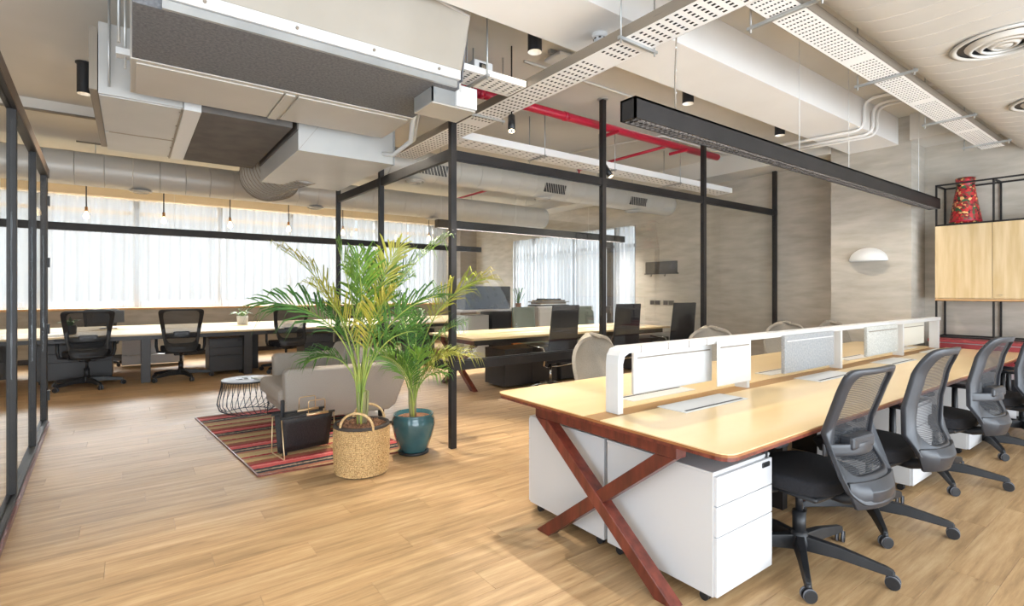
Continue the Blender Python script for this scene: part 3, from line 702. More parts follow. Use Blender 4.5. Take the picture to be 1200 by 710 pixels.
bx(-.11, .11, -.11, .11, -.0, .035).build('body', white, w_, bev=.012); bx(-.14, .14, -.02, .02, .035, .07).build('bracket', galv, w_); bx(.12, .3, -.1, .06, -.02, .05).build('side_box', sheet_beige, w_, bev=.004)
o = thing('ceiling_speaker', 'small round ceiling outlet above the second partition post', 'detector', (3.62, 3.45, ZC)); B().lathe([(.05, 0), (.04, -.02)], (0, 0, 0), 20).build('ring', galv, o)

# downlights: black cylinders on the slab
def cylinder_light(loc, label, h=.29, r=.055):
    T = thing('cylinder_downlight', label, 'light', loc, group='black cylinder downlights on the ceiling')
    B().lathe([(r, -h), (r, 0)], (0, 0, 0), 24, cap=False).build('can', blk, T)
    B().lathe([(r + .012, -.012), (r + .012, 0)], (0, 0, 0), 24).build('mount_ring', steel, T)
    B().lathe([(.001, -h + .06), (r * .5, -h + .06)], (0, 0, 0), 24, cap=False).build('reflector', lampw, T)
    B().lathe([(r * .5, -h + .061), (r * .93, -h + .02), (r, -h)], (0, 0, 0), 24, cap=False).build('rim', white, T)
    l_ = bpy.data.lights.new('spot', 'SPOT'); l_.energy = 95; l_.spot_size = R(125); l_.spot_blend = .5; l_.color = (1, .88, .72); l_.shadow_soft_size = .04
    o_ = bpy.data.objects.new('lamp_light', l_); COL.objects.link(o_); o_.parent = T; o_.location = (0, 0, -h - .02)
cylinder_light((2.50, 3.10, ZC), 'black cylinder downlight above the cable tray beside the smoke detector')
cylinder_light((-.36, 6.25, ZC), 'black cylinder downlight at the upper left beside the fan coil box')
cylinder_light((4.40, 3.06, ZC), 'black cylinder downlight behind the long linear light, first of the two')
cylinder_light((6.17, 3.04, ZC), 'black cylinder downlight nearest the pillar, second behind the linear light')
# small tilted spots
def track_spot(loc, tilt, label, energy, aim):
    T = thing('tilted_spotlight', label, 'light', loc, group='tilted spotlights behind the partition')
    d = (Vector(aim) - Vector(loc)).normalized(); q = d.to_track_quat('-Z', 'Y').to_matrix().to_4x4()
    b = B().lathe([(.03, .0), (.032, -.16)], (0, 0, 0), 20, T=q); b.build('lamp_head', blk, T)
    B().lathe([(.001, -.158), (.026, -.162)], (0, 0, 0), 16, cap=False, T=q).build('lens', lampw, T)
    B().cyl((0, 0, 0), (0, 0, ZC - loc[2]), .007, 6).build('stem', blk, T)
    l_ = bpy.data.lights.new('spot', 'SPOT'); l_.energy = energy; l_.spot_size = R(100); l_.spot_blend = .4; l_.color = (1, .9, .76); l_.shadow_soft_size = .02
    o_ = bpy.data.objects.new('lamp_light', l_); COL.objects.link(o_); o_.parent = T; o_.location = d * .18; o_.rotation_euler = q.to_euler()
track_spot((2.66, 3.62, 2.92), 0, 'small black tilted spotlight right of the corner post', 250, (1.9, 2.6, 0))
track_spot((4.42, 4.2, 2.86), 0, 'small black tilted spotlight on the second partition post', 60, (4.9, 3.0, .7))

# long linear lights
def linear(label, x0, x1, y, z, wires, h=.12, w=.055, ceil=ZC, energy=45):
    T = thing('linear_light', label, 'light', (x0, y, z), group='black linear pendant lights')
    L_ = x1 - x0
    B().box(0, L_, -w, -w + .012, 0, h).box(0, L_, w - .012, w, 0, h).box(0, L_, -w, w, h - .012, h).box(0, .012, -w, w, 0, h).box(L_ - .012, L_, -w, w, 0, h).build('housing', steel, T)
    bx(.02, L_ - .02, -w + .014, w - .014, .03, .036).build('led_diffuser', ledm, T)
    g = B(); n_ = int(L_ / .045)
    for i in range(n_): q = .02 + i * (L_ - .04) / n_; g.box(q, q + .009, -w + .012, w - .012, .002, .026)
    g.box(.015, L_ - .015, -.004, .004, .002, .026)
    g.build('louvre', steel, T)['kind'] = 'stuff'
    for xw in wires:
        B().cyl((xw - x0, 0, h), (xw - x0, 0, ceil - z), .0025, 6).build('wire', casing, T); B().cyl((xw - x0, 0, h), (xw - x0, 0, h + .03), .006, 8).build('wire_grip', white, T)
    l_ = bpy.data.lights.new('led', 'AREA'); l_.shape = 'RECTANGLE'; l_.size = L_ - .1; l_.size_y = .06; l_.energy = energy; l_.color = (1, .95, .88)
    o_ = bpy.data.objects.new('lamp_light', l_); COL.objects.link(o_); o_.parent = T; o_.location = (L_ / 2, 0, .029)
linear('long black linear light hanging over the near plywood workstation', 2.26, 7.68, 1.965, 2.37, (4.303, 5.249, 7.127))
linear('black linear light over the far window desks', -3.0, 7.0, 10.85, 2.37, (-1.6, .6, 2.9, 5.0), energy=200)
linear('black linear light over the meeting table behind the glass', 3.7, 7.85, 6.95, 2.36, (3.78, 5.2, 6.9), energy=480)
# beaded chain hanging by the near linear light
ch = thing('ball_chain', 'thin beaded pull cord hanging left of the near linear light', 'cord', (2.7, 1.965, 2.42))
B().tube([(0, 0, .06), (-.008, 0, .3), (.006, .0, .55), (-.004, 0, .8), (0, 0, 1.1)], .005, 6).build('cord', trayflange, ch)
for z_ in (0.06, .2, .34, .48, .62, .76): B().lathe([(.001, -.008), (.008, 0), (.001, .008)], (0, 0, z_), 10, cap=False).build('bead', white, ch)

# pendant bulbs over the window desk
def pendant(loc, zt, label):
    T = thing('pendant_bulb', label, 'light', loc, group='bare pendant bulbs over the window desks')
    B().cyl((0, 0, .05), (0, 0, zt - loc[2]), .009, 8).build('cord', blk, T)
    B().cyl((0, 0, .0), (0, 0, .07), .02, 12).build('socket', M_BR, T)
    B().lathe([(.012, 0), (.03, -.04), (.042, -.08), (.034, -.115), (.001, -.13)], (0, 0, 0), 16, cap=False).build('bulb', bulbm, T)
M_BR = M('aged_brass_socket', '#a5794a', .4, .6)
for i, (x, lb) in enumerate(((-2.0, 'pendant bulb seen through the left glass screen'), (-.59, 'first pendant bulb from the left, right of the glass screen'), (.44, 'second pendant bulb from the left in front of the curtains'), (1.45, 'third pendant bulb from the left below the ribbed hose'), (2.46, 'fourth pendant bulb from the left, left of the partition end post'), (3.52, 'pendant bulb beside the end post of the glass partition'), (5.5, 'pendant bulb seen through the glass above the right palm'))):
    pendant((x, 10.7, 2.68), ZC, lb)

# ================================================================ wall items
o = thing('half_dome_sconce', 'white half dome wall lamp shade on the plastered pillar', 'wall lamp', (7.6, 2.62, 1.785))
for nm, k_ in (('dome_shade', 1.0), ('inner_shade', .95)):
    g = []
    for i in range(13):
        ph = (math.pi / 2) * i / 12
        g.append([Vector((-.17 * k_ * math.cos(ph) * math.sin(math.pi * j / 24), -.215 * k_ * math.cos(ph) * math.cos(math.pi * j / 24), .17 * k_ * math.sin(ph))) for j in range(25)])
    B().sheet(g).build(nm, white, o)
bx(-.006, 0, -.2, .2, -.004, .05).build('wall_plate', white, o)
o = thing('coat_rail', 'black wall mounted coat rail with hooks seen through the partition glass', 'coat rack', (XE, 6.22, 1.84))
bx(-.02, 0, -.36, .36, -.1, .12).build('back_board', darkcab, o, bev=.004); bx(-.05, -.02, -.4, .36, -.12, -.10).build('rail', blk, o)
bx(-.024, -.02, -.02, .33, -.005, .002).build('strap_line', blk, o); [c for c in COL.objects if c.name.startswith('strap_line')][0].rotation_euler = (R(-22), 0, 0)
for y_ in (-.12, .2): B().tube([(-.04, y_, -.11), (-.04, y_, -.15), (-.06, y_, -.16), (-.075, y_, -.14)], .006, 6).build('hook', blk, o)
for y_, lb in ((6.36, 'left grey wall socket plate under the coat rail'), (6.05, 'right grey wall socket plate under the coat rail')):
    o = thing('socket_plate', lb, 'socket', (XE, y_, 1.18)); bx(-.012, 0, -.12, .12, -.045, .045).build('plate', socketm, o, bev=.003)
    for q in (-.06, .06): bx(-.016, -.012, q - .045, q + .045, -.035, .035).build('outlet', darkcab, o)

# shelf rack with cupboards on the east wall
K = thing('wall_rack', 'tall thin black steel rack standing against the right wall around the wooden cupboards', 'rack', (7.75, 1.965, 0))
for x in (0, .335):
    for y_ in (0, -.51, -1.3, -2.1):
        bx(x - .009, x + .009, y_ - .009, y_ + .009, .84, 2.665).build('upright', steel, K)
    for z in (.86, 1.29, 2.18, 2.656): bx(x - .009, x + .009, -2.1, 0, z - .009, z + .009).build('rail', steel, K)
for y_ in (0, -.51, -1.3, -2.1):
    for z in (.86, 2.656): bx(0, .335, y_ - .009, y_ + .009, z - .009, z + .009).build('cross_rail', steel, K)
C_ = thing('wall_cupboard', 'pale wood cupboard with plank doors held in the black rack', 'cupboard', (7.74, 1.95, 1.305))
bx(0, .33, -2.05, .02, .0, .865).build('carcass', cabwood, C_, bev=.002)
for i in range(4):
    y1 = .02 - i * .512; d = bx(-.02, 0, y1 - .507, y1, .015, .862).build('door', cabwood, C_, bev=.002)
    if i == 1: B().cyl((-.035, y1 - .06, .05), (-.02, y1 - .06, .05), .008, 8).build('lock', brass, d); bx(-.05, -.035, y1 - .085, y1 - .055, .047, .052).build('key', trayflange, d)
bx(-.022, .33, -2.05, .02, -.018, .0).build('bottom_panel', sillwood, C_)
V = thing('painted_vase', 'tall tapered red painted floral vase standing on top of the wooden cupboard', 'vase', (7.92, 1.735, 2.19))
B().lathe([(.13, 0), (.15, .01), (.145, .06), (.115, .25), (.09, .42), (.082, .48), (.09, .49), (.092, .54), (.075, .545), (.07, .5)], (0, 0, 0), 36).build('body', vasem, V)
for z, r in ((.03, .149), (.49, .092)): B().lathe([(r, -.008), (r + .006, 0), (r, .008)], (0, 0, z), 36, cap=False).build('ring', redp, V)
dullred = M('dusty_red_laminate', '#9b3a3e', .5)
CR = thing('red_credenza', 'low cabinet with a red top against the right wall behind the workstation', 'cabinet', (7.70, 1.15, 0))
bx(0, .38, -2.0, .86, .05, .80).build('carcass', whitecab, CR, bev=.003); bx(-.02, .39, -2.0, .88, .80, .835).build('top', dullred, CR, bev=.003)
bx(-.012, 0, -.6, .84, .45, .79).build('back_panel', dullred, CR, bev=.003); bx(.02, .38, -2.0, .84, 0, .05).build('plinth', darkcab, CR)

# ================================================================ near plywood workstation
X0, X1, Y0, Y1 = 1.895, 7.56, 1.13, 2.75
D = thing('workstation_desk', 'big plywood workstation with a red stained wooden cross leg at the right front', 'desk', (X0, Y0, 0))
def rounded(x0, x1, y0, y1, rs):
    pts = []
    for (cx, cy, sx, sy), r in zip(((x0, y0, 1, 1), (x1, y0, -1, 1), (x1, y1, -1, -1), (x0, y1, 1, -1)), rs):
        a0 = {(1, 1): 180, (-1, 1): 270, (-1, -1): 0, (1, -1): 90}[(sx, sy)]
        for k in range(5): a_ = R(a0 + 90 * k / 4); pts.append((cx + sx * r + r * math.cos(a_), cy + sy * r + r * math.sin(a_)))
    return pts
L_ = X1 - X0
B().prism(rounded(0, L_, 0, .70, (.06, .02, .005, .005)), 'z', .745, .75).build('desktop', ply_top, D)
B().prism(rounded(0, L_, .82, 1.62, (.005, .005, .02, .06)), 'z', .745, .75).build('desktop', ply_top, D)
bx(0.002, L_ - .002, .70, .82, .74, .746).build('cable_channel', gapwood, D)
B().prism(rounded(.001, L_, .001, 1.619, (.06, .02, .02, .06)), 'z', .733, .745).build('edge_ply', ply_dark, D)
B().prism(rounded(.004, L_ - .003, .004, 1.616, (.06, .02, .02, .06)), 'z', .7165, .733).build('edge_ply', redwood2, D)
# cross legs (x,y along desk end)
def cross_frame(parent, x, y0, y1, zt, w=.085, th=.07, mat=redwood, m2=redwood2):
    za, zb = 0, zt - .055; dy = .105
    B().prism([(y0, zt - .05), (y0 + dy, zt - .05), (y1 - .0, 0), (y1 - dy, 0)][::1] if False else [(y1, 0), (y1 - dy, 0), (y0, zb), (y0 + dy, zb)], 'x', x, x + th).build('leg', mat, parent, bev=.003)
    B().prism([(y0, 0), (y0 + dy, 0), (y1, zb), (y1 - dy, zb)], 'x', x - .006, x + th - .006).build('leg', m2, parent, bev=.003)
    bx(x, x + th, y0 - .01, y1 + .01, zb, zt).build('top_rail', mat, parent, bev=.003)
cross_frame(D, .02, .27, 1.23, .717)
cross_frame(D, L_ - .12, .27, 1.23, .717)
for x in (1.45, 2.85, 4.25):
    bx(x, x + .06, .5, 1.1, 0, .70).build('centre_leg', steel, D)
for y_ in (.35, 1.2): bx(.1, L_ - .1, y_ - .02, y_ + .02, .68, .717).build('under_beam', steel, D)
# flush cable plates
k = 0
for xs in (2.37, 3.96, 5.40, 6.72):
    for yy, w, nm in ((1.66, .19, 'near'), (2.02, .13, 'far')):
        o = thing('cable_plate', None, 'cable plate', (xs, yy, .75), group='white cable flap plates set in the plywood worktop')
        pos = {2.37: 'first bay from the cross leg', 3.96: 'second bay', 5.40: 'third bay', 6.72: 'last bay by the wooden cupboards'}[xs]
        o['label'] = f'white cable plate in the {nm} half worktop, {pos}'
        Lp = .62 if xs < 5 else .58
        bx(0, Lp, 0, w, 0, .004).build('plate', white, o, bev=.0015)
        bx(.03, Lp - .03, .018, .032, .004, .0055).build('brush_slot', blk, o) if nm == 'near' else bx(.03, Lp - .03, w - .03, w - .018, .004, .0055).build('brush_slot', blk, o)

# white divider rail
DV = thing('divider_rail', 'long white metal rail on legs standing along the middle of the workstation', 'rail', (2.07, 1.91, .745))
zt = .355; w = .045
B().prism([(0, .0), (.10 - .06, .0), (.04, zt - .09), (.055, zt - .05), (.09, zt - .035), (5.45, zt - .035), (5.45, zt), (.08, zt), (.03, zt - .012), (.006, zt - .045), (0, zt - .09)], 'y', -w, w).build('rail', white, DV, bev=.003)
for x in (1.27, 2.75, 4.22, 5.37): bx(x, x + .035, -w, w, 0, zt - .03).build('leg', white, DV, bev=.002)
for x in (.18, .42, .62, .8): bx(x, x + .006, -w - .001, -w + .004, zt - .036, zt + .0005).build('joint', trayflange, DV)
def screen(name, label, x0, x1, z0, z1, mat, y=1.90, th=.02, y2=None):
    T = thing(name, label, 'screen', (x0, y, z0), group='privacy screens hung on the white rail')
    bx(0, x1 - x0, -th / 2, th / 2, 0, z1 - z0).build('panel', mat, T, bev=.006)
    bx(.03, x1 - x0 - .03, -th / 2 - .004, -th / 2, z1 - z0 - .045, z1 - z0 - .038).build('top_trim', white if mat is felt else trayflange, T)
    return T
screen('privacy_screen', 'big white privacy screen under the rail nearest the cross leg', 2.26, 3.02, .82, 1.065, white, 1.93)
screen('privacy_screen', 'small white panel hooked over the front of the rail by the second leg', 2.955, 3.35, .80, 1.085, white, 1.845, .008)
screen('privacy_screen', 'dark grey felt privacy screen hung on the rail', 3.80, 4.62, .80, 1.075, felt, 1.85, .03)
screen('privacy_screen', 'pale speckled felt privacy screen hung on the rail', 5.30, 6.06, .81, 1.075, felt2, 1.85, .03)
screen('privacy_screen', 'plain pale privacy screen under the rail farthest from the cross leg', 6.45, 7.12, .82, 1.06, feltw, 1.92, .012)

# pedestals
def pedestal(name, label, x0, y0, w, d, facing, matb, matd, group, h=.605, lock=True, handle=False):
    # drawers face -y (facing=-1) or +y ; width along x
    T = thing(name, label, 'drawer unit', (x0, y0, 0), group=group)
    zb = .055
    bx(0, w, 0, d, zb, h - .014).build('body', matb, T, bev=.002)
    bx(-.003, w + .003, -.003, d + .003, h - .014, h).build('top', matb, T, bev=.003)
    f = -.018 if facing < 0 else d; g = 0 if facing < 0 else d + .018
    zs = [zb + .002, zb + (h - .075 - zb) * .56, zb + (h - .075 - zb) * .80 + .0, h - .018] if True else []
    zs = [zb + .002, h - .285, h - .15, h - .017]
    for a, c in zip(zs, zs[1:]):
        dr = bx(.004, w - .004, min(f, g), max(f, g), a + .002, c - .002).build('drawer', matd, T, bev=.003)
        if handle: q = f if facing < 0 else g; bx(.25 * w, .75 * w, q - .003, q + .003, c - .012, c - .003).build('finger_pull', blk, dr)
    if lock:
        q = f if facing < 0 else g
        lk = bx(w - .10, w - .03, q - .006, q + .006, h - .055, h - .03).build('lock', blk, T, bev=.008)
    for cx in (.05, w - .05):
        for cy in (.06, d - .06):
            c = B().cyl((cx, cy, .035), (cx, cy, zb), .012, 8).box(cx - .02, cx + .02, cy - .012, cy + .012, .03, .045).build('caster', blk, T)
            B().cyl((cx - .016, cy + .008, .022), (cx - .004, cy + .008, .022), .022, 14).cyl((cx + .004, cy + .008, .022), (cx + .016, cy + .008, .022), .022, 14).build('wheel', blk, c)
    return T
gW = 'white drawer pedestals under the plywood workstation'
pedestal('drawer_pedestal', 'white drawer pedestal at the front corner of the workstation, black lock showing', 2.05, 1.30, .48, .625, -1, whitecab, whitedrawer, gW)
pedestal('drawer_pedestal', 'white drawer pedestal behind the crossing of the red wooden legs', 2.05, 1.95, .48, .64, 1, whitecab, whitedrawer, gW)
for x, lb in ((4.32, 'white drawer pedestal seen behind the second mesh chair'), (5.70, 'white drawer pedestal seen behind the third mesh chair'), (7.06, 'white drawer pedestal near the right edge behind the last mesh chair')):
    pedestal('drawer_pedestal', lb, x, 1.24, .40, .6, -1, whitecab, whitedrawer, gW, lock=False)

# ================================================================ task chairs
def super_loop(n, cu, cv, ru, rv, p):
    out = []
    for i in range(n):
        t = 2 * math.pi * i / n; c, s_ = math.cos(t), math.sin(t)
        out.append((cu + ru * math.copysign(abs(c) ** p, c), cv + rv * math.copysign(abs(s_) ** p, s_)))
    return out
def interp(tab, v):
    for (a, x), (b_, y_) in zip(tab, tab[1:]):
        if v <= b_:
            t = (v - a) / (b_ - a); t = t * t * (3 - 2 * t) * .5 + t * .5; return x + (y_ - x) * t
    return tab[-1][1]
def make_chair(label, group, kind='a', arms=True, fm=blkgrey, base_rot=72, wide=False):
    T = thing('task_chair', label, 'chair', (0, 0, 0), group=group)
    # seat
    g = []
    for i in range(15):
        u = -1 + 2 * i / 14; row = []
        for j in range(15):
            v = -1 + 2 * j / 14
            a_, b_ = u * math.sqrt(1 - v * v * .32), v * math.sqrt(1 - u * u * .30)
            row.append(Vector((a_ * .255, .02 + b_ * .255, .50 + .012 * (u * u) - .03 * max(0, v) ** 3 - .01 * (u ** 4 + v ** 4))))
        g.append(row)
    B().sheet(g, .075).build('seat', blkfab, T, bev=.02, seg=3)
    bx(-.2, .2, -.2, .2, .395, .425).build('seat_pan', blk, T, bev=.015); bx(-.09, .09, -.13, .13, .36, .40).build('tilt_mechanism', blk, T, bev=.015)
    # back surface
    H0, H1 = (.44, 1.05) if kind == 'a' else (.43, 1.09)
    yprof = [(0, -.36), (.14, -.33), (.38, -.225), (.5, -.235), (.75, -.29), (1, -.34)] if kind == 'a' else [(0, -.34), (.14, -.33), (.30, -.27), (.5, -.275), (.75, -.31), (1, -.37)]
    wprof = [(0, .16), (.1, .20), (.3, .215), (.55, .21), (.8, .212), (1, .218)] if kind == 'a' else [(0, .15), (.12, .21), (.35, .235), (.7, .215), (1, .20)]
    if wide: wprof = [(0, .17), (.1, .2), (.3, .225), (.55, .245), (.8, .27), (1, .29)]
    def SP(u, v, dy=0):
        v = max(0, min(1, v)); return Vector((u * interp(wprof, v), interp(yprof, v) - .05 * (1 - u * u) * (.7 if kind == 'a' else 1) + dy, H0 + (H1 - H0) * v))
    n_ = 64; po = .2 if kind == 'a' else .34
    outer = super_loop(n_, 0, .5, 1, .5, po)
    inner = super_loop(n_, 0, .575 if kind == 'a' else .56, .80 if kind == 'a' else .68, .38, .28 if kind == 'a' else .42)
    b = B(); vs = []
    for lp, k in ((outer, 1), (inner, 1)):
        for (u, v) in lp: vs.append(SP(u, v, .014))
    for lp in (outer, inner):
        for (u, v) in lp: vs.append(SP(u, v, -.014))
    fs = []
    for i in range(n_):
        j = (i + 1) % n_
        fs += [(i, j, n_ + j, n_ + i), (2 * n_ + i, 3 * n_ + i, 3 * n_ + j, 2 * n_ + j), (i, 2 * n_ + i, 2 * n_ + j, j), (n_ + i, n_ + j, 3 * n_ + j, 3 * n_ + i)]
    b.add(vs, fs, True); b.build('back_frame', fm, T, bev=.006)
    # mesh infill: rings toward the centre
    b = B(); vs = []; K_ = 6
    for k in range(K_ + 1):
        q = 1.03 * (1 - k / K_)
        for (u, v) in inner:
            cu, cv = 0, (.575 if kind == 'a' else .56); vs.append(SP(cu + (u - cu) * q, cv + (v - cv) * q, .004))
    b.add(vs, [(k * n_ + i, k * n_ + (i + 1) % n_, (k + 1) * n_ + (i + 1) % n_, (k + 1) * n_ + i) for k in range(K_) for i in range(n_)], True)
    b.build('back_mesh', backmesh, T)
    if kind in ('a', 'c'):
        g = []
        for i in range(13):
            u = -1 + i / 6; c = SP(u * .98, .37)
            g.append([c + Vector((0, -.045 * (1 - u * u) - .01 , -.028 + .056 * q)) for q in (0, .33, .66, 1)])
        B().sheet(g, .016).build('lumbar_band', fm, T, bev=.004)
        bx(-.10, .10, -.05, .02, -.035, .03).build('lumbar_pad', blkgrey, T, bev=.015, loc=tuple(SP(0, .42) + Vector((0, .0, 0))))
    # spine joining seat and back
    B().tube([(0, -.1, .40), (0, -.22, .40), (0, -.33, .43), SP(0, .08)], [.03, .03, .028, .022], 10).build('back_support', blk, T)
    g = []
    for i in range(13):
        u = -1 + i / 6; g.append([SP(u, .02) + Vector((0, -.005, -.03)), SP(u * .98, .1) + Vector((0, -.03 * (1 - u * u) - .008, 0)), SP(u * .95, .17) + Vector((0, -.02, 0))])
    B().sheet(g, .02).build('bottom_band', fm, T, bev=.004)
    if arms:
        for s_ in (-1, 1):
            a_ = B().tube([(s_ * .20, .0, .41), (s_ * .285, .0, .42), (s_ * .30, .0, .50), (s_ * .30, 0, .655)], [.018, .02, .02, .018], 8).build('armrest', blk, T)
            bx(-.045, .045, -.13, .13, -.014, .014).build('arm_pad', blkgrey, a_, bev=.013, loc=(s_ * .29, .03, .665), seg=3)
    B().cyl((0, 0, .13), (0, 0, .26), .032, 16).cyl((0, 0, .26), (0, 0, .37), .018, 12).build('gas_lift', blk, T)
    B().lathe([(.05, .075), (.055, .1), (.04, .15), (.03, .16)], (0, 0, 0), 16).build('base_hub', blk, T)
    for k in range(5):
        a_ = R(base_rot + 72 * k); ca, sa = math.cos(a_), math.sin(a_); lg = B()
        vs = []
        for (r, z, w_, h_) in ((.03, .112, .030, .045), (.18, .108, .024, .036), (.375, .082, .017, .024), (.40, .074, .015, .020)):
            c = Vector((r * ca, r * sa, z)); sd = Vector((-sa, ca, 0)) * w_
            vs += [c - sd + Vector((0, 0, -h_)), c + sd + Vector((0, 0, -h_)), c + sd * .7 + Vector((0, 0, h_ * .6)), c - sd * .7 + Vector((0, 0, h_ * .6))]
        lg.add(vs, [(0, 1, 2, 3), (12, 15, 14, 13)] + [(i * 4 + q, (i + 1) * 4 + q, (i + 1) * 4 + (q + 1) % 4, i * 4 + (q + 1) % 4) for i in range(3) for q in range(4)])
        leg = lg.build('base_leg', blk, T, bev=.004)
        cx, cy = .395 * ca, .395 * sa; ca2 = a_ + (1.1, -.7, .4, 1.6, -1.2)[k]; dx, dy = math.cos(ca2), math.sin(ca2)
        w1 = B()
        for q in (-1, 1):
            c = Vector((cx + q * .014 * dx, cy + q * .014 * dy, .031)); w1.cyl(c - Vector((dx, dy, 0)) * .009, c + Vector((dx, dy, 0)) * .009, .030, 18)
        cs = B().cyl((cx, cy, .05), (cx, cy, .08), .010, 8).build('caster', blk, leg)
        cs2 = w1.build('wheel', blk, leg, bev=.002)
        r_ = B()
        for q in (-1, 1):
            c = Vector((cx + q * .014 * dx, cy + q * .014 * dy, .031)); r_.cyl(c - Vector((dx, dy, 0)) * .004, c + Vector((dx, dy, 0)) * .004, .0315, 18)
        r_.build('tyre', rubber, leg)
    return T
gN = 'black mesh task chairs along the near side of the workstation'
c1 = make_chair('black mesh task chair nearest the camera with a lumbar pad in its back', gN, 'a'); c1.location = (2.80, 1.28, 0); c1.rotation_euler = (0, 0, R(-6))
c2 = make_chair('black mesh task chair, second from the cross leg, tall back without lumbar band', gN, 'b'); c2.location = (3.66, 1.26, 0); c2.rotation_euler = (0, 0, R(-6))
c3 = make_chair('black mesh task chair, third in the near row, oval back with lumbar band', gN, 'c'); c3.location = (4.88, 1.24, 0); c3.rotation_euler = (0, 0, R(-8))
copy_tree(c2, (6.15, 1.2, 0), R(-10), 'black mesh task chair cut by the right edge of the picture', gN)
copy_tree(c1, (7.0, 1.1, 0), R(-10), 'farthest black mesh task chair of the near row, almost out of the picture', gN)
gF = 'dark mesh task chairs at the window desks'
cf = make_chair('dark mesh task chair at the far left window desk beside the glass screen', gF, 'a', fm=blk, wide=True)
cf.scale = (1.08, 1.05, 1.07); cf.location = (-.53, 9.72, 0); cf.rotation_euler = (0, 0, R(6))
copy_tree(cf, (.63, 9.80, 0), R(-2), 'dark mesh task chair at the window desk, second from the left', gF)
copy_tree(cf, (2.20, 9.75, 0), R(3), 'dark mesh task chair at the window desk behind the grey sofa', gF)
copy_tree(cf, (4.1, 9.7, 0), R(-6), 'dark mesh task chair at the window desk behind the palm fronds', gF)
copy_tree(cf, (-2.1, 9.7, 0), R(6), 'dark mesh task chair seen through the left glass screen', gF)
for x, rz, lb in ((-.5, 175, 'far side dark task chair with light base behind the first window chair'), (4.4, 178, 'far side dark task chair behind the palm')):
    copy_tree(cf, (x, 12.3, 0), R(rz), lb, gF).scale = (1, 1, 1)

# ================================================================ shell chairs on the far side of the workstation
def make_shell(label, group):
    T = thing('shell_chair', label, 'chair', (0, 0, 0), group=group)
    g = []
    for i in range(25):
        u = math.sin(math.pi / 2 * (-1 + i / 12)); row = []
        for j in range(25):
            v = j / 24
            if v < .42: t = v / .42; y_, z_, w_ = -.24 + .40 * t, .455 - .035 * math.sin(t * math.pi * .6), .225 + .02 * t
            else:
                t = math.sin((v - .42) / .58 * math.pi / 2); y_ = .16 + .15 * math.sin(t * 1.4); z_ = .43 + .57 * t ** 1.1; w_ = .05 + .205 * max(0, 1 - max(0, (t - .45) / .55) ** 3.6) ** .5
            k_ = min(1, max(0, (v - .3) / .25)); row.append(Vector((u * w_, y_ - u * u * .07 * k_, z_ + u * u * .04 * math.sin(min(1, v / .6) * math.pi) - u * u * .03 * k_)))
        g.append(row)
    B().sheet(g, .028).build('shell', shell_m, T, bev=.006)
    for s_ in (-1, 1):
        for q in (-1, 1): B().cyl((s_ * .13, q * .12, .42), (s_ * .22, q * .22, 0), .016, 10, .011).build('leg', cabwood, T)
    return T
gS = 'oatmeal shell chairs on the far side of the workstation'
s1 = make_shell('oatmeal upholstered shell chair nearest the corner post', gS); s1.scale = (1.22, 1.1, 1.0); s1.location = (3.40, 3.05, 0); s1.rotation_euler = (0, 0, R(6))
copy_tree(s1, (5.0, 3.0, 0), R(-22), 'oatmeal shell chair, second from the corner post', gS)
copy_tree(s1, (6.6, 3.0, 0), R(-28), 'oatmeal shell chair in front of the last partition post', gS)
copy_tree(s1, (7.22, 2.66, 0), R(-14), 'oatmeal shell chair farthest right, in front of the plastered pillar', gS)

# ================================================================ window desk row
WD = thing('window_desk', 'long pale topped desk row standing in front of the curtained windows', 'desk', (-3.2, 9.6, 0))
bx(0, 10.0, 0, 1.22, .722, .75).build('desktop', ply_top, WD, bev=.004); bx(0, 10.0, 1.28, 2.55, .722, .75).build('desktop', ply_top, WD, bev=.004)
bx(0, 10.0, 1.22, 1.28, .70, .738).build('cable_channel', darkcab, WD); bx(0.02, 9.98, .04, .08, .66, .722).build('front_rail', darkcab, WD)
for x in (.05, 1.55, 3.38, 5.0, 6.5, 8.1, 9.8):
    if x != 3.38: bx(x - .05, x + .05, .70, .78, 0, .722).build('leg', darkcab, WD, bev=.003); bx(x - .05, x + .05, 1.7, 1.78, 0, .722).build('leg', darkcab, WD, bev=.003)
    if x in (3.38,): bx(x - .07, x + .05, .05, .62, 0, .722).build('panel_leg', darkcab, WD, bev=.003)
bx(4.72, 4.84, .05, .62, 0, .722).build('panel_leg', darkcab, WD, bev=.003)
for i, (x, lb) in enumerate(((-1.8, 'flush grey cable plate on the window desk at the left'), (.9, 'flush grey cable plate on the window desk, middle'), (2.6, 'flush grey cable plate on the window desk right of the succulent'))):
    tag(bx(x, x + .6, 10.45, 10.6, .75, .754).build('cable_plate', sheet_grey), lb, 'cable plate', 'cable plates on the window desk')
gD = 'dark drawer pedestals under the window desk'
pedestal('dark_pedestal', 'dark drawer pedestal under the window desk between two mesh chairs', 1.03, 9.88, .52, .55, -1, darkcab, darkcab, gD, handle=True)
pedestal('dark_pedestal', 'dark drawer pedestal under the window desk behind the sofa', 2.55, 9.9, .52, .55, -1, darkcab, darkcab, gD, handle=True)
pedestal('dark_pedestal', 'dark drawer pedestal behind the leftmost mesh chair', -1.15, 10.3, .9, .55, -1, darkcab, darkcab, gD, handle=False)
pedestal('dark_pedestal', 'dark drawer pedestal under the window desk behind the palms', 4.7, 9.9, .52, .55, -1, darkcab, darkcab, gD, handle=True)
wc = thing('white_floor_unit', 'white metal unit standing under the window desk between the left chairs', 'cabinet', (-.15, 11.7, 0))
bx(0, .95, 0, .4, .05, .22).build('plinth_box', whitecab, wc, bev=.006); bx(.0, .55, .15, .4, .22, .62).build('upper_box', whitecab, wc, bev=.006); bx(.08, .12, -.02, .03, .22, .7).build('pipe', whitecab, wc)
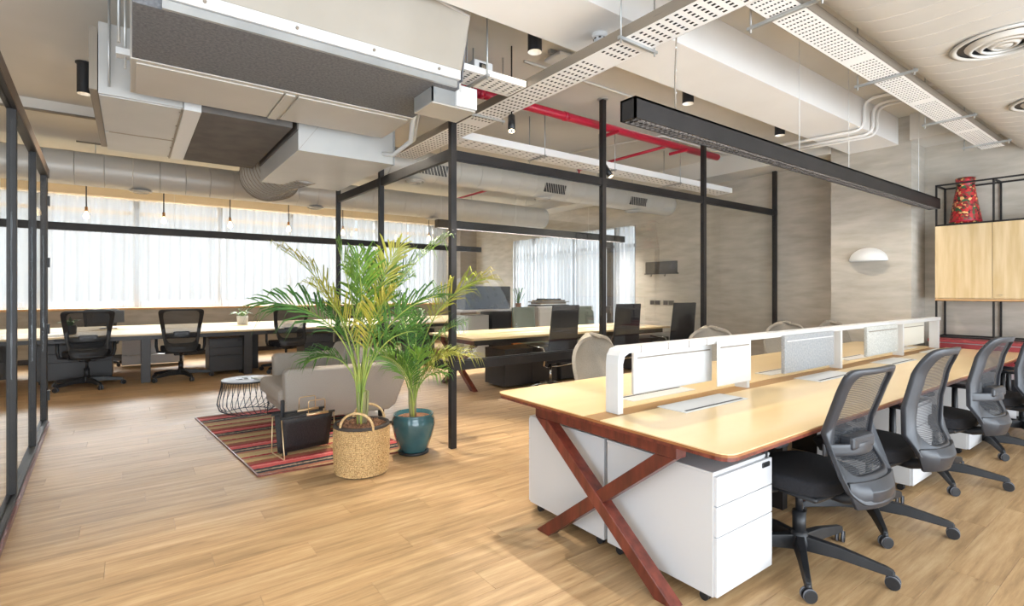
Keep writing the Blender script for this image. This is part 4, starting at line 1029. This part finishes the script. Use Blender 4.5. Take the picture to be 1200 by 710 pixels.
mb = thing('desk_monitor', 'black monitor standing on the desk behind the leftmost mesh chair', 'monitor', (-.33, 11.4, .75))
bx(-.22, .22, -.02, .02, .10, .31).build('display', blk, mb, bev=.004); bx(-.03, .03, .0, .03, 0, .2).build('stand', blk, mb); bx(-.12, .12, -.08, .1, 0, .012).build('foot', blk, mb, bev=.003)
def succulent(loc, label, s=1.0, pot=white, tri=leafs[2], n_=16, tall=.16):
    T = thing('potted_succulent', label, 'plant', loc)
    B().lathe([(.055 * s, 0), (.062 * s, .01), (.068 * s, .11 * s), (.062 * s, .11 * s), (.06 * s, .09 * s), (.001, .09 * s)], (0, 0, 0), 20).build('pot', pot, T, bev=.001)
    for i in range(n_):
        a_ = i * 2.4; t = random.uniform(.3, 1); r = .17 * s * (.3 + .7 * random.random()); z = .11 * s + tall * s * (1.2 - r / .17 / s) * t
        b = B(); c0 = Vector((.02 * math.cos(a_), .02 * math.sin(a_), .09 * s)); c1_ = Vector((r * math.cos(a_), r * math.sin(a_), z))
        m_ = c0.lerp(c1_, .5) + Vector((0, 0, .04 * s)); sd = Vector((-math.sin(a_), math.cos(a_), 0)) * .014 * s
        b.add([c0 - sd * .3, c0 + sd * .3, m_ + sd, m_ - sd, c1_ + sd * .1, c1_ - sd * .1, m_ + Vector((0, 0, .008))], [(0, 1, 2, 6), (0, 6, 3), (6, 2, 4), (6, 4, 5), (3, 6, 5)])
        b.build('leaf', tri, T)
succulent((1.74, 11.25, .75), 'small green succulent in a white pot standing on the window desk', 1.5, white, M('pale_green_leaf', '#7f9a68', .5))
succulent((-.75, 10.2, .75), 'small plant in a dark pot seen through the leftmost mesh chair', 1.2, blk)
b_ = bx(-1.05, -.75, 9.8, 10.0, .75, .77).build('notebook', paper, None); tag(b_, 'pale notebook on the window desk beside the glass screen', 'notebook')

# ================================================================ meeting table area
MT = thing('meeting_desk', 'plywood meeting desk with a red wooden cross leg behind the glass partition', 'desk', (3.72, 5.95, 0))
B().prism(rounded(0, 4.3, 0, .62, (.05, .02, .005, .005)), 'z', .722, .75).build('desktop', ply_top, MT)
B().prism(rounded(0, 4.3, .68, 1.32, (.005, .005, .02, .05)), 'z', .722, .75).build('desktop', ply_top, MT)
bx(0, 4.3, .62, .68, .715, .742).build('cable_channel', darkcab, MT)
cross_frame(MT, .1, .12, 1.1, .70)
bx(.1, 4.2, .1, .14, .64, .71).build('under_beam', steel, MT)
for x, lb in ((5.0, 'grey cable plate on the meeting desk at the left'), (6.5, 'grey cable plate on the meeting desk, middle'), (7.45, 'grey cable plate on the meeting desk near the wall')):
    tag(bx(x - .3, x + .3, 6.3, 6.45, .75, .754).build('cable_plate', sheet_grey), lb, 'cable plate', 'cable plates on the meeting desk')
    tag(bx(x - .28, x + .28, 6.72, 6.86, .75, .754).build('cable_plate', sheet_grey), lb.replace('grey cable plate', 'far grey cable plate'), 'cable plate', 'cable plates on the meeting desk')
gB = 'low black cabinets under the meeting desk'
for x, lb in ((4.28, 'low black cabinet under the meeting desk beside the cross leg'), (5.35, 'low black cabinet under the middle of the meeting desk'), (7.04, 'low black cabinet under the meeting desk near the wall')):
    o = thing('black_cabinet', lb, 'cabinet', (x, 6.0, 0), group=gB); bx(0, .98, 0, .5, .03, .56).build('body', darkcab, o, bev=.003)
    for q in (.0, .49): bx(q + .003, q + .487, -.016, 0, .035, .555).build('door', darkcab, o, bev=.002)
def make_highback(label, group):
    T = thing('highback_chair', label, 'chair', (0, 0, 0), group=group)
    g = [[Vector((u * (.245 - .02 * v), -.24 - .10 * v - .03 * (1 - u * u), .42 + .79 * v)) for u in [-1 + k / 5 for k in range(11)]] for v in [j / 12 for j in range(13)]]
    B().sheet(g, .03).build('backrest', blkfab, T, bev=.008)
    g = [[Vector((u * .25, -.22 + .46 * v, .46 - .02 * math.sin(v * 3.1) + .015 * u * u)) for u in [-1 + k / 5 for k in range(11)]] for v in [j / 8 for j in range(9)]]
    B().sheet(g, .06).build('seat', blkfab, T, bev=.01)
    for s_ in (-1, 1): B().tube([(s_ * .26, .2, .62), (s_ * .27, -.2, .62), (s_ * .27, -.25, .55), (s_ * .26, -.2, .38), (s_ * .1, -.05, .33), (0, 0, .33)], .013, 8).build('arm_frame', chrome, T)
    B().cyl((0, 0, .07), (0, 0, .36), .022, 12).build('gas_lift', chrome, T)
    for k in range(5): a_ = R(20 + 72 * k); B().tube([(0, 0, .10), (.2 * math.cos(a_), .2 * math.sin(a_), .085), (.33 * math.cos(a_), .33 * math.sin(a_), .045)], [.02, .016, .011], 8).build('base_leg', chrome, T); B().lathe([(.028, 0), (.028, .045)], (.33 * math.cos(a_), .33 * math.sin(a_), 0), 12).build('caster', blk, T)
    return T
gH = 'black high back chairs at the meeting desk'
h1 = make_highback('black high back chair with chrome frame, leftmost at the meeting desk', gH); h1.location = (4.80, 5.60, 0); h1.rotation_euler = (0, 0, R(-4))
copy_tree(h1, (6.12, 5.60, 0), R(-10), 'black high back chair right behind the second partition post', gH)
copy_tree(h1, (7.48, 5.55, 0), R(-14), 'black high back chair in front of the wall sockets', gH)
def make_low(label, group):
    T = thing('green_chair', label, 'chair', (0, 0, 0), group=group)
    g = [[Vector((u * .27, -.22 - .06 * v + .06 * u * u, .42 + .66 * v)) for u in [-1 + k / 6 for k in range(13)]] for v in [j / 10 for j in range(11)]]
    B().sheet(g, .05).build('backrest', greenfab, T, bev=.015); bx(-.27, .27, -.2, .26, .38, .48).build('seat', greenfab, T, bev=.03)
    B().cyl((0, 0, .05), (0, 0, .38), .025, 12).build('pedestal', blk, T); B().lathe([(.24, 0), (.24, .015), (.03, .04)], (0, 0, 0), 20).build('base_plate', blk, T)
    return T
gG = 'grey green chairs on the far side of the meeting desk'
l1 = make_low('grey green chair behind the meeting desk under the small spiky plant', gG); l1.location = (6.35, 8.0, 0); l1.rotation_euler = (0, 0, R(180))
copy_tree(l1, (7.72, 7.75, 0), R(172), 'grey green chair behind the meeting desk right of the stacked boards', gG)
# dark cupboards + side shelf
o = thing('black_double_cabinet', 'black glossy two door cabinet standing on a pale shelf behind the corner post', 'cabinet', (5.42, 8.95, .0))
bx(0, 1.12, 0, .45, 1.02, 1.50).build('body', blk, o, bev=.003)
for q in (0, .56): bx(q + .01, q + .55, -.018, 0, 1.03, 1.49).build('door', screenm, o, bev=.002)
bx(-.1, 1.5, -.05, .5, .98, 1.02).build('shelf', sheet_beige, o, bev=.002); bx(.65, 1.15, 0, .45, 0, .98).build('lower_box', blk, o, bev=.003); bx(.0, .6, .05, .45, 0, .9).build('grey_box', sheet_grey, o, bev=.003); bx(1.2, 1.5, .0, .45, 0, .98).build('side_panel', ply_dark, o)
ST = thing('tall_side_cabinet', 'low pale cabinet against the side wall window carrying the stacked boards', 'cabinet', (7.0, 8.55, 0))
bx(0, 1.05, 0, .5, 0, 1.05).build('body', sheet_beige, ST, bev=.003); bx(.02, .5, -.015, 0, .05, 1.02).build('door', sheet_beige, ST); bx(.53, 1.03, -.015, 0, .05, 1.02).build('door', sheet_beige, ST)
for i, (w_, z, h_, m_, rz) in enumerate(((.95, 1.05, .02, paper, 2), (.9, 1.07, .03, screenm, -3), (.8, 1.10, .02, paper, 6), (.75, 1.12, .03, board, 0), (.9, 1.15, .025, socketm, -5), (.7, 1.175, .03, board, 3), (.45, 1.205, .03, screenm, 9))):
    o = bx(-w_ / 2, w_ / 2, -.16, .16, 0, h_).build('stacked_board', m_); o.location = (7.45, 8.75, z); o.rotation_euler = (0, 0, R(rz))
    tag(o, ('pale folder lying at the bottom of the stack', 'dark folder lying second from the bottom of the stack', 'white folder in the lower middle of the stack', 'brown board in the middle of the stack', 'grey board in the upper middle of the stack', 'brown board second from the top of the stack', 'short dark board on top of the stack by the curtains')[i], 'board', 'boards stacked on the side cabinet')
T = thing('spiky_pot_plant', 'small spiky leaved plant in a brown pot in front of the side window', 'plant', (6.72, 8.9, 1.02))
B().lathe([(.05, 0), (.07, .12), (.062, .12), (.06, .1), (.001, .1)], (0, 0, 0), 16).build('pot', ply_dark, T)
for i in range(18):
    a_ = i * 2.4; r = random.uniform(.15, .36); z = random.uniform(.2, .46); c0 = Vector((0, 0, .1)); m_ = Vector((r * .5 * math.cos(a_), r * .5 * math.sin(a_), z)); c1_ = Vector((r * math.cos(a_), r * math.sin(a_), z - .03)); sd = Vector((-math.sin(a_), math.cos(a_), 0)) * .009
    B().add([c0 - sd, c0 + sd, m_ + sd, m_ - sd, c1_], [(0, 1, 2, 3), (3, 2, 4)]).build('leaf', leafs[2], T)

# ================================================================ lounge corner
o = thing('striped_rug', 'woven rug with red, black and tan stripes under the sofa', 'rug', (.60, 4.2, 0))
pts = [(.167, .06), (1.38, -.03), (1.28, 2.38), (-.04, 2.42)]
B().prism(pts, 'z', .001, .012).build('rug_body', rugm, o); e_ = B()
for a_, c in zip(pts, pts[1:] + pts[:1]): e_.bar((a_[0], a_[1], .007), (c[0], c[1], .007), .012, .013)
e_.build('rug_binding', redwood2, o)
# sofa: two upholstered side panels, backrest to +x, seat facing -x
SF = thing('lounge_sofa', 'grey fabric lounge sofa seen from its side on the striped rug', 'sofa', (1.15, 5.15, 0))
def side_panel(y0, y1):
    pr = [(.0, .62), (.03, .66), (1.10, .645), (1.20, .63), (1.245, .58), (1.235, .50), (1.11, .20), (1.04, .155), (.06, .16), (.02, .2)]
    return B().prism(pr, 'y', y0, y1)
side_panel(0, .14).build('arm_panel', sofa_m, SF, bev=.035, seg=4)
o = side_panel(0, .14).build('arm_panel', sofa_m, SF, bev=.035, seg=4); o.location = (.13, 1.10, .03)
bx(.05, 1.05, .14, 1.12, .18, .32).build('seat_base', sofa_m, SF, bev=.03, seg=3)
bx(-.02, .92, .15, 1.10, .29, .46).build('seat_cushion', sofa_m, SF, bev=.06, seg=4)
B().prism([(.80, .36), (.98, .75), (1.10, .77), (1.24, .68), (1.08, .25)], 'y', .14, 1.11).build('backrest', sofa_m, SF, bev=.04, seg=4)
for y_ in (.15, .63): B().prism([(.66, .44), (.80, .80), (.92, .80), (.98, .74), (.86, .42)], 'y', y_, y_ + .46).build('back_cushion', sofa_m, SF, bev=.05, seg=4)
for y_ in (.02, 1.2):
    lg = B(); lg.tube([(.1, y_, .17), (.08, y_, .012), (1.24, y_, .012), (1.30, y_, .05), (1.30, y_, .48)], .013, 8)
    lg.build('leg_frame', steel, SF)
# wire side table
TB = thing('wire_side_table', 'round grey topped side table with a black wire basket base', 'side table', (1.08, 6.62, 0))
B().lathe([(.27, .372), (.275, .377), (.275, .385), (.27, .387)], (0, 0, 0), 48).build('top', greytop, TB)
for k in range(30):
    a_ = 2 * math.pi * k / 30
    pts_ = [(.268, .372, 0), (.275, .31, .0), (.30, .2, .03), (.315, .12, .08), (.29, .05, .2), (.22, .012, .38)]
    B().tube([(r * math.cos(a_ + t), r * math.sin(a_ + t), z) for r, z, t in pts_], .0038, 5).build('wire', blk, TB)
B().tube([(.22 * math.cos(t), .22 * math.sin(t), .012) for t in [2 * math.pi * i / 40 for i in range(40)]], .005, 6, closed=True).build('base_ring', blk, TB)
B().tube([(.27 * math.cos(t), .27 * math.sin(t), .372) for t in [2 * math.pi * i / 40 for i in range(40)]], .005, 6, closed=True).build('top_ring', blk, TB)
o = bx(-.11, .11, -.08, .08, 0, .012).build('open_book', paper); o.location = (1.24, 6.56, .39); o.rotation_euler = (0, 0, R(20)); tag(o, 'white book lying on the side table beside the sofa arm', 'book')
o = thing('spectacles', 'thin pair of glasses lying on the grey side table', 'glasses', (1.02, 6.56, .39), R(15))
for s_ in (-1, 1):
    B().tube([(s_ * .03 + .024 * math.cos(t), .018 * math.sin(t), .008) for t in [2 * math.pi * i / 16 for i in range(16)]], .002, 5, closed=True).build('lens_rim', blk, o)
    B().tube([(s_ * .055, 0, .008), (s_ * .06, .05, .01), (s_ * .04, .12, .006)], .002, 5).build('temple', blk, o)
# magazine rack
MR = thing('magazine_rack', 'black woven leather magazine rack with pale brass frame beside the basket', 'magazine rack', (1.20, 4.68, 0), R(8)); MR.scale = (.86, .9, .94)
for s_, y_ in ((-1, -.11), (1, .11)):
    g = [[Vector((x, y_ * (1 - .75 * (1 - v)) , .05 + .31 * v)) for x in [-.245 + .49 * k / 8 for k in range(9)]] for v in [j / 6 for j in range(7)]]
    B().sheet(g, .008).build('leather_sling', leather, MR)
bx(-.245, .245, -.03, .03, .042, .05).build('sling_bottom', leather, MR)
for y_ in (-.11, .11):
    B().cyl((-.27, y_, .365), (.27, y_, .365), .011, 10).build('top_bar', leather, MR)
    B().cyl((-.02, y_ - .002, .366), (.2, y_ - .002, .366), .0135, 10).build('brass_sleeve', brass, MR)
    B().tube(bend([(-.0, y_, .365), (-.0, y_, .49), (.17, y_, .49), (.17, y_, .365)], 4, .02), .005, 8).build('handle', brass, MR)
for x in (-.262, .262):
    B().tube(bend([(x, -.11, .365), (x * .96, -.16, .016), (x * .96, .16, .016), (x, .11, .365)], 4, .02), .0055, 8).build('side_frame', brass, MR)
bx(-.205, -.165, .05, .07, .33, .50).build('leather_strap', blk, MR, bev=.01); bx(-.21, -.17, -.02, .0, .0, .1).build('strap_end', blk, MR)

# basket
BK = thing('woven_basket', 'round woven seagrass basket planter with two hoop handles holding the tall palm', 'basket', (1.44, 3.93, 0))
def brad(z): return .192 + .012 * math.sin(z * 7)
g_ = B()
nr = 24; nk = 60
for j in range(nr):
    z = .008 + j * .355 / nr; pts_ = []
    for k in range(nk):
        t = 2 * math.pi * k / nk; r = brad(z) + .0035 * (1 if (k + j) % 2 else -1); pts_.append((r * math.cos(t), r * math.sin(t), z + .007))
    g_.tube(pts_, .0085, 5, closed=True)
g_.build('woven_wall', weave, BK)
B().lathe([(.18, .0), (.185, .36)], (0, 0, 0), 32).build('inner_liner', blk, BK)
B().lathe([(.197, .352), (.212, .36), (.21, .378), (.188, .38), (.182, .36)], (0, 0, 0), 40, cap=False).build('dark_rim', basket_rim, BK)
bark = B().lathe([(.001, .362), (.10, .368), (.186, .362)], (0, 0, 0), 30, cap=False).build('bark_soil', soilm, BK)
ck = B()
for i in range(260):
    a_ = random.random() * 6.28; r = .178 * math.sqrt(random.random()); T_ = Tm((r * math.cos(a_), r * math.sin(a_), .372), random.random(), random.random(), random.random() * 6)
    ck.box(-.011, .011, -.005, .005, -.003, .003, T_)
ck.build('bark_chips', soilm, BK)['kind'] = 'stuff'
for rz_, c in ((R(38), -1), (R(38), 1)):
    q = Matrix.Rotation(AX - R(90), 4, 'Z'); pts_ = []
    for k in range(17):
        t = math.pi * k / 16; pts_.append(q @ Vector((.125 * math.cos(t) + .01, c * .165, .35 + .135 * math.sin(t) ** .8)))
    B().tube(pts_, .0095, 8).build('hoop_handle', M('handle_cane_%d' % (c + 1), '#d3b487', .7, 0, hex2='#b08d5c', nscale=60), BK)
# glazed pot
PT = thing('teal_pot', 'glossy teal glazed pot holding the smaller palm beside the corner post', 'plant pot', (1.97, 4.12, 0))
B().lathe([(.10, .014), (.12, .03), (.165, .16), (.185, .25), (.18, .3), (.168, .325), (.172, .335), (.165, .345), (.152, .335), (.148, .30), (.001, .295)], (0, 0, 0), 44).build('pot_body', potm, PT)
B().lathe([(.12, 0), (.13, .004), (.13, .022), (.115, .022)], (0, 0, 0), 36).build('saucer', blk, PT)
B().lathe([(.001, .314), (.15, .31)], (0, 0, 0), 24, cap=False).build('bark_soil', soilm, PT)

# palms
def frond(parent, base, az, L_, rise, droop, side=0, nl=20, mat=None, leaf=.26, start=.42, wscale=1.4, lscale=1.3):
    leaf = leaf * lscale
    roll = random.uniform(-.7, .7)
    """arching frond: quadratic path; leaflets in a V along both sides"""
    pts_ = []; d = Vector((math.cos(az), math.sin(az), 0)); sd = Vector((-math.sin(az), math.cos(az), 0))
    n_ = 22
    for i in range(n_ + 1):
        t = i / n_; hz = L_ * t ** 2.3 * math.cos(rise); z = L_ * (math.sin(rise) * t - droop * t ** 3.2)
        pts_.append(Vector(base) + d * hz + sd * side * t * t * L_ + Vector((0, 0, z)))
    b = B(); b.tube(pts_, [.0075 * (1 - .8 * i / n_) + .0012 for i in range(n_ + 1)], 6)
    fr = b.build('frond', stem_m, parent)
    lf = B()
    for k in range(nl):
        t = start + (1 - start) * k / (nl - 1); f = t * n_; i = min(int(f), n_ - 1); c = pts_[i].lerp(pts_[i + 1], f - i)
        tg = (pts_[min(i + 1, n_)] - pts_[i]).normalized(); lat = tg.cross(Vector((0, 0, 1))).normalized(); up = lat.cross(tg).normalized(); lat, up = lat * math.cos(roll) + up * math.sin(roll), up * math.cos(roll) - lat * math.sin(roll)
        q = (t - start) / (1 - start); ll = 1.15 * leaf * (math.sin(math.pi * (.16 + .74 * q)) ** .7) * random.uniform(.75, 1.15); w_ = .0062 * wscale * (.7 + .5 * math.sin(math.pi * q))
        for s_ in (-1, 1):
            ang_ = R(50 - 30 * q + random.uniform(-9, 9)); dirn = (lat * s_ * math.sin(ang_) + tg * math.cos(ang_) + up * random.uniform(.10, .38)).normalized()
            m1 = c + dirn * ll * .4; tip = c + dirn * ll + Vector((0, 0, -ll * random.uniform(.2, .75))); m2 = c + dirn * ll * .75 + Vector((0, 0, -ll * .1))
            wv = dirn.cross(up).normalized() * w_; kk = up * w_ * .45
            lf.add([c - wv * .25, c + wv * .25, m1 - wv + kk, m1, m1 + wv + kk, m2 - wv * .7 + kk * .5, m2, m2 + wv * .7 + kk * .5, tip],
                   [(0, 3, 2), (0, 1, 3), (1, 4, 3), (2, 3, 6, 5), (3, 4, 7, 6), (5, 6, 8), (6, 7, 8)])
    lf.build('leaflets', mat, fr)
def palm(label, cat_loc, z0, specs, nst, spread, **kw):
    T = thing('areca_palm', label, 'palm', cat_loc)
    for i in range(nst):
        a_ = i * 2.4 + .5; r = spread * random.uniform(.2, 1); x, y_ = r * math.cos(a_), r * math.sin(a_)
        B().tube([(x * .6, y_ * .6, z0), (x, y_, z0 + .12), (x * 1.15, y_ * 1.15, z0 + .26)], [.014, .011, .007], 8).build('sheath', stem_dry, T)
    for i, s_ in enumerate(specs):
        az, L_, rise, droop, sd, lf = s_[:6]; a_ = i * 2.4; r = spread * .7 * ((i * 37 % 10) / 10)
        frond(T, (r * math.cos(a_), r * math.sin(a_), z0), R(az), L_, R(rise), droop, sd, mat=leafs[s_[6] if len(s_) > 6 else i % 3], leaf=lf, start=s_[7] if len(s_) > 7 else .5, **kw)
    return T
# azimuths: screen-right is about -36 deg, screen-left about 144 deg
palm('tall areca palm with arching yellow green fronds growing from the woven basket', (1.44, 3.93, 0), .36, [
    (146, 1.62, 62, .30, .0, .26, 2, .55), (140, 1.75, 70, .16, .02, .27, 1, .5), (-32, 1.78, 70, .14, .0, .25, 0, .5), (-40, 1.45, 66, .22, .04, .25, 2, .5),
    (60, 1.6, 76, .12, .0, .25, 0, .5), (-120, 1.45, 80, .10, .0, .24, 0, .55), (120, 1.25, 70, .2, .0, .22, 2, .5), (-20, 1.15, 68, .3, .0, .22, 2, .5),
    (170, 1.3, 74, .15, .03, .24, 1, .5), (20, 1.4, 78, .1, .0, .25, 0, .5), (-70, 1.25, 76, .16, .0, .22, 1, .5), (146, 1.0, 66, .42, .0, .2, 2, .55), (-160, 1.5, 82, .08, 0, .22, 0, .55), (-50, 1.6, 78, .12, -.03, .22, 1, .6), (-15, 1.5, 74, .2, .05, .22, 0, .6)], 12, .06)
palm('smaller bushy areca palm growing from the teal pot beside the corner post', (1.97, 4.12, 0), .30, [
    (-47, 1.75, 68, .24, .0, .29, 1, .55), (-50, 1.05, 58, .32, .0, .22, 1, .5), (-62, 1.2, 66, .22, .0, .22, 2, .5), (150, 1.1, 70, .25, .0, .22, 2, .5),
    (130, .85, 66, .3, .0, .2, 0, .45), (60, 1.1, 76, .15, .0, .2, 2, .45), (-100, .8, 72, .2, .0, .2, 0, .45), (170, .8, 70, .25, .0, .2, 0, .4), (-40, .85, 66, .25, .0, .2, 1, .45), (100, 1.25, 78, .14, .0, .2, 2, .5), (-150, .75, 74, .2, 0, .18, 2, .4), (-60, .7, 62, .3, 0, .18, 0, .4)], 6, .035, nl=27, wscale=.95, lscale=1.05)
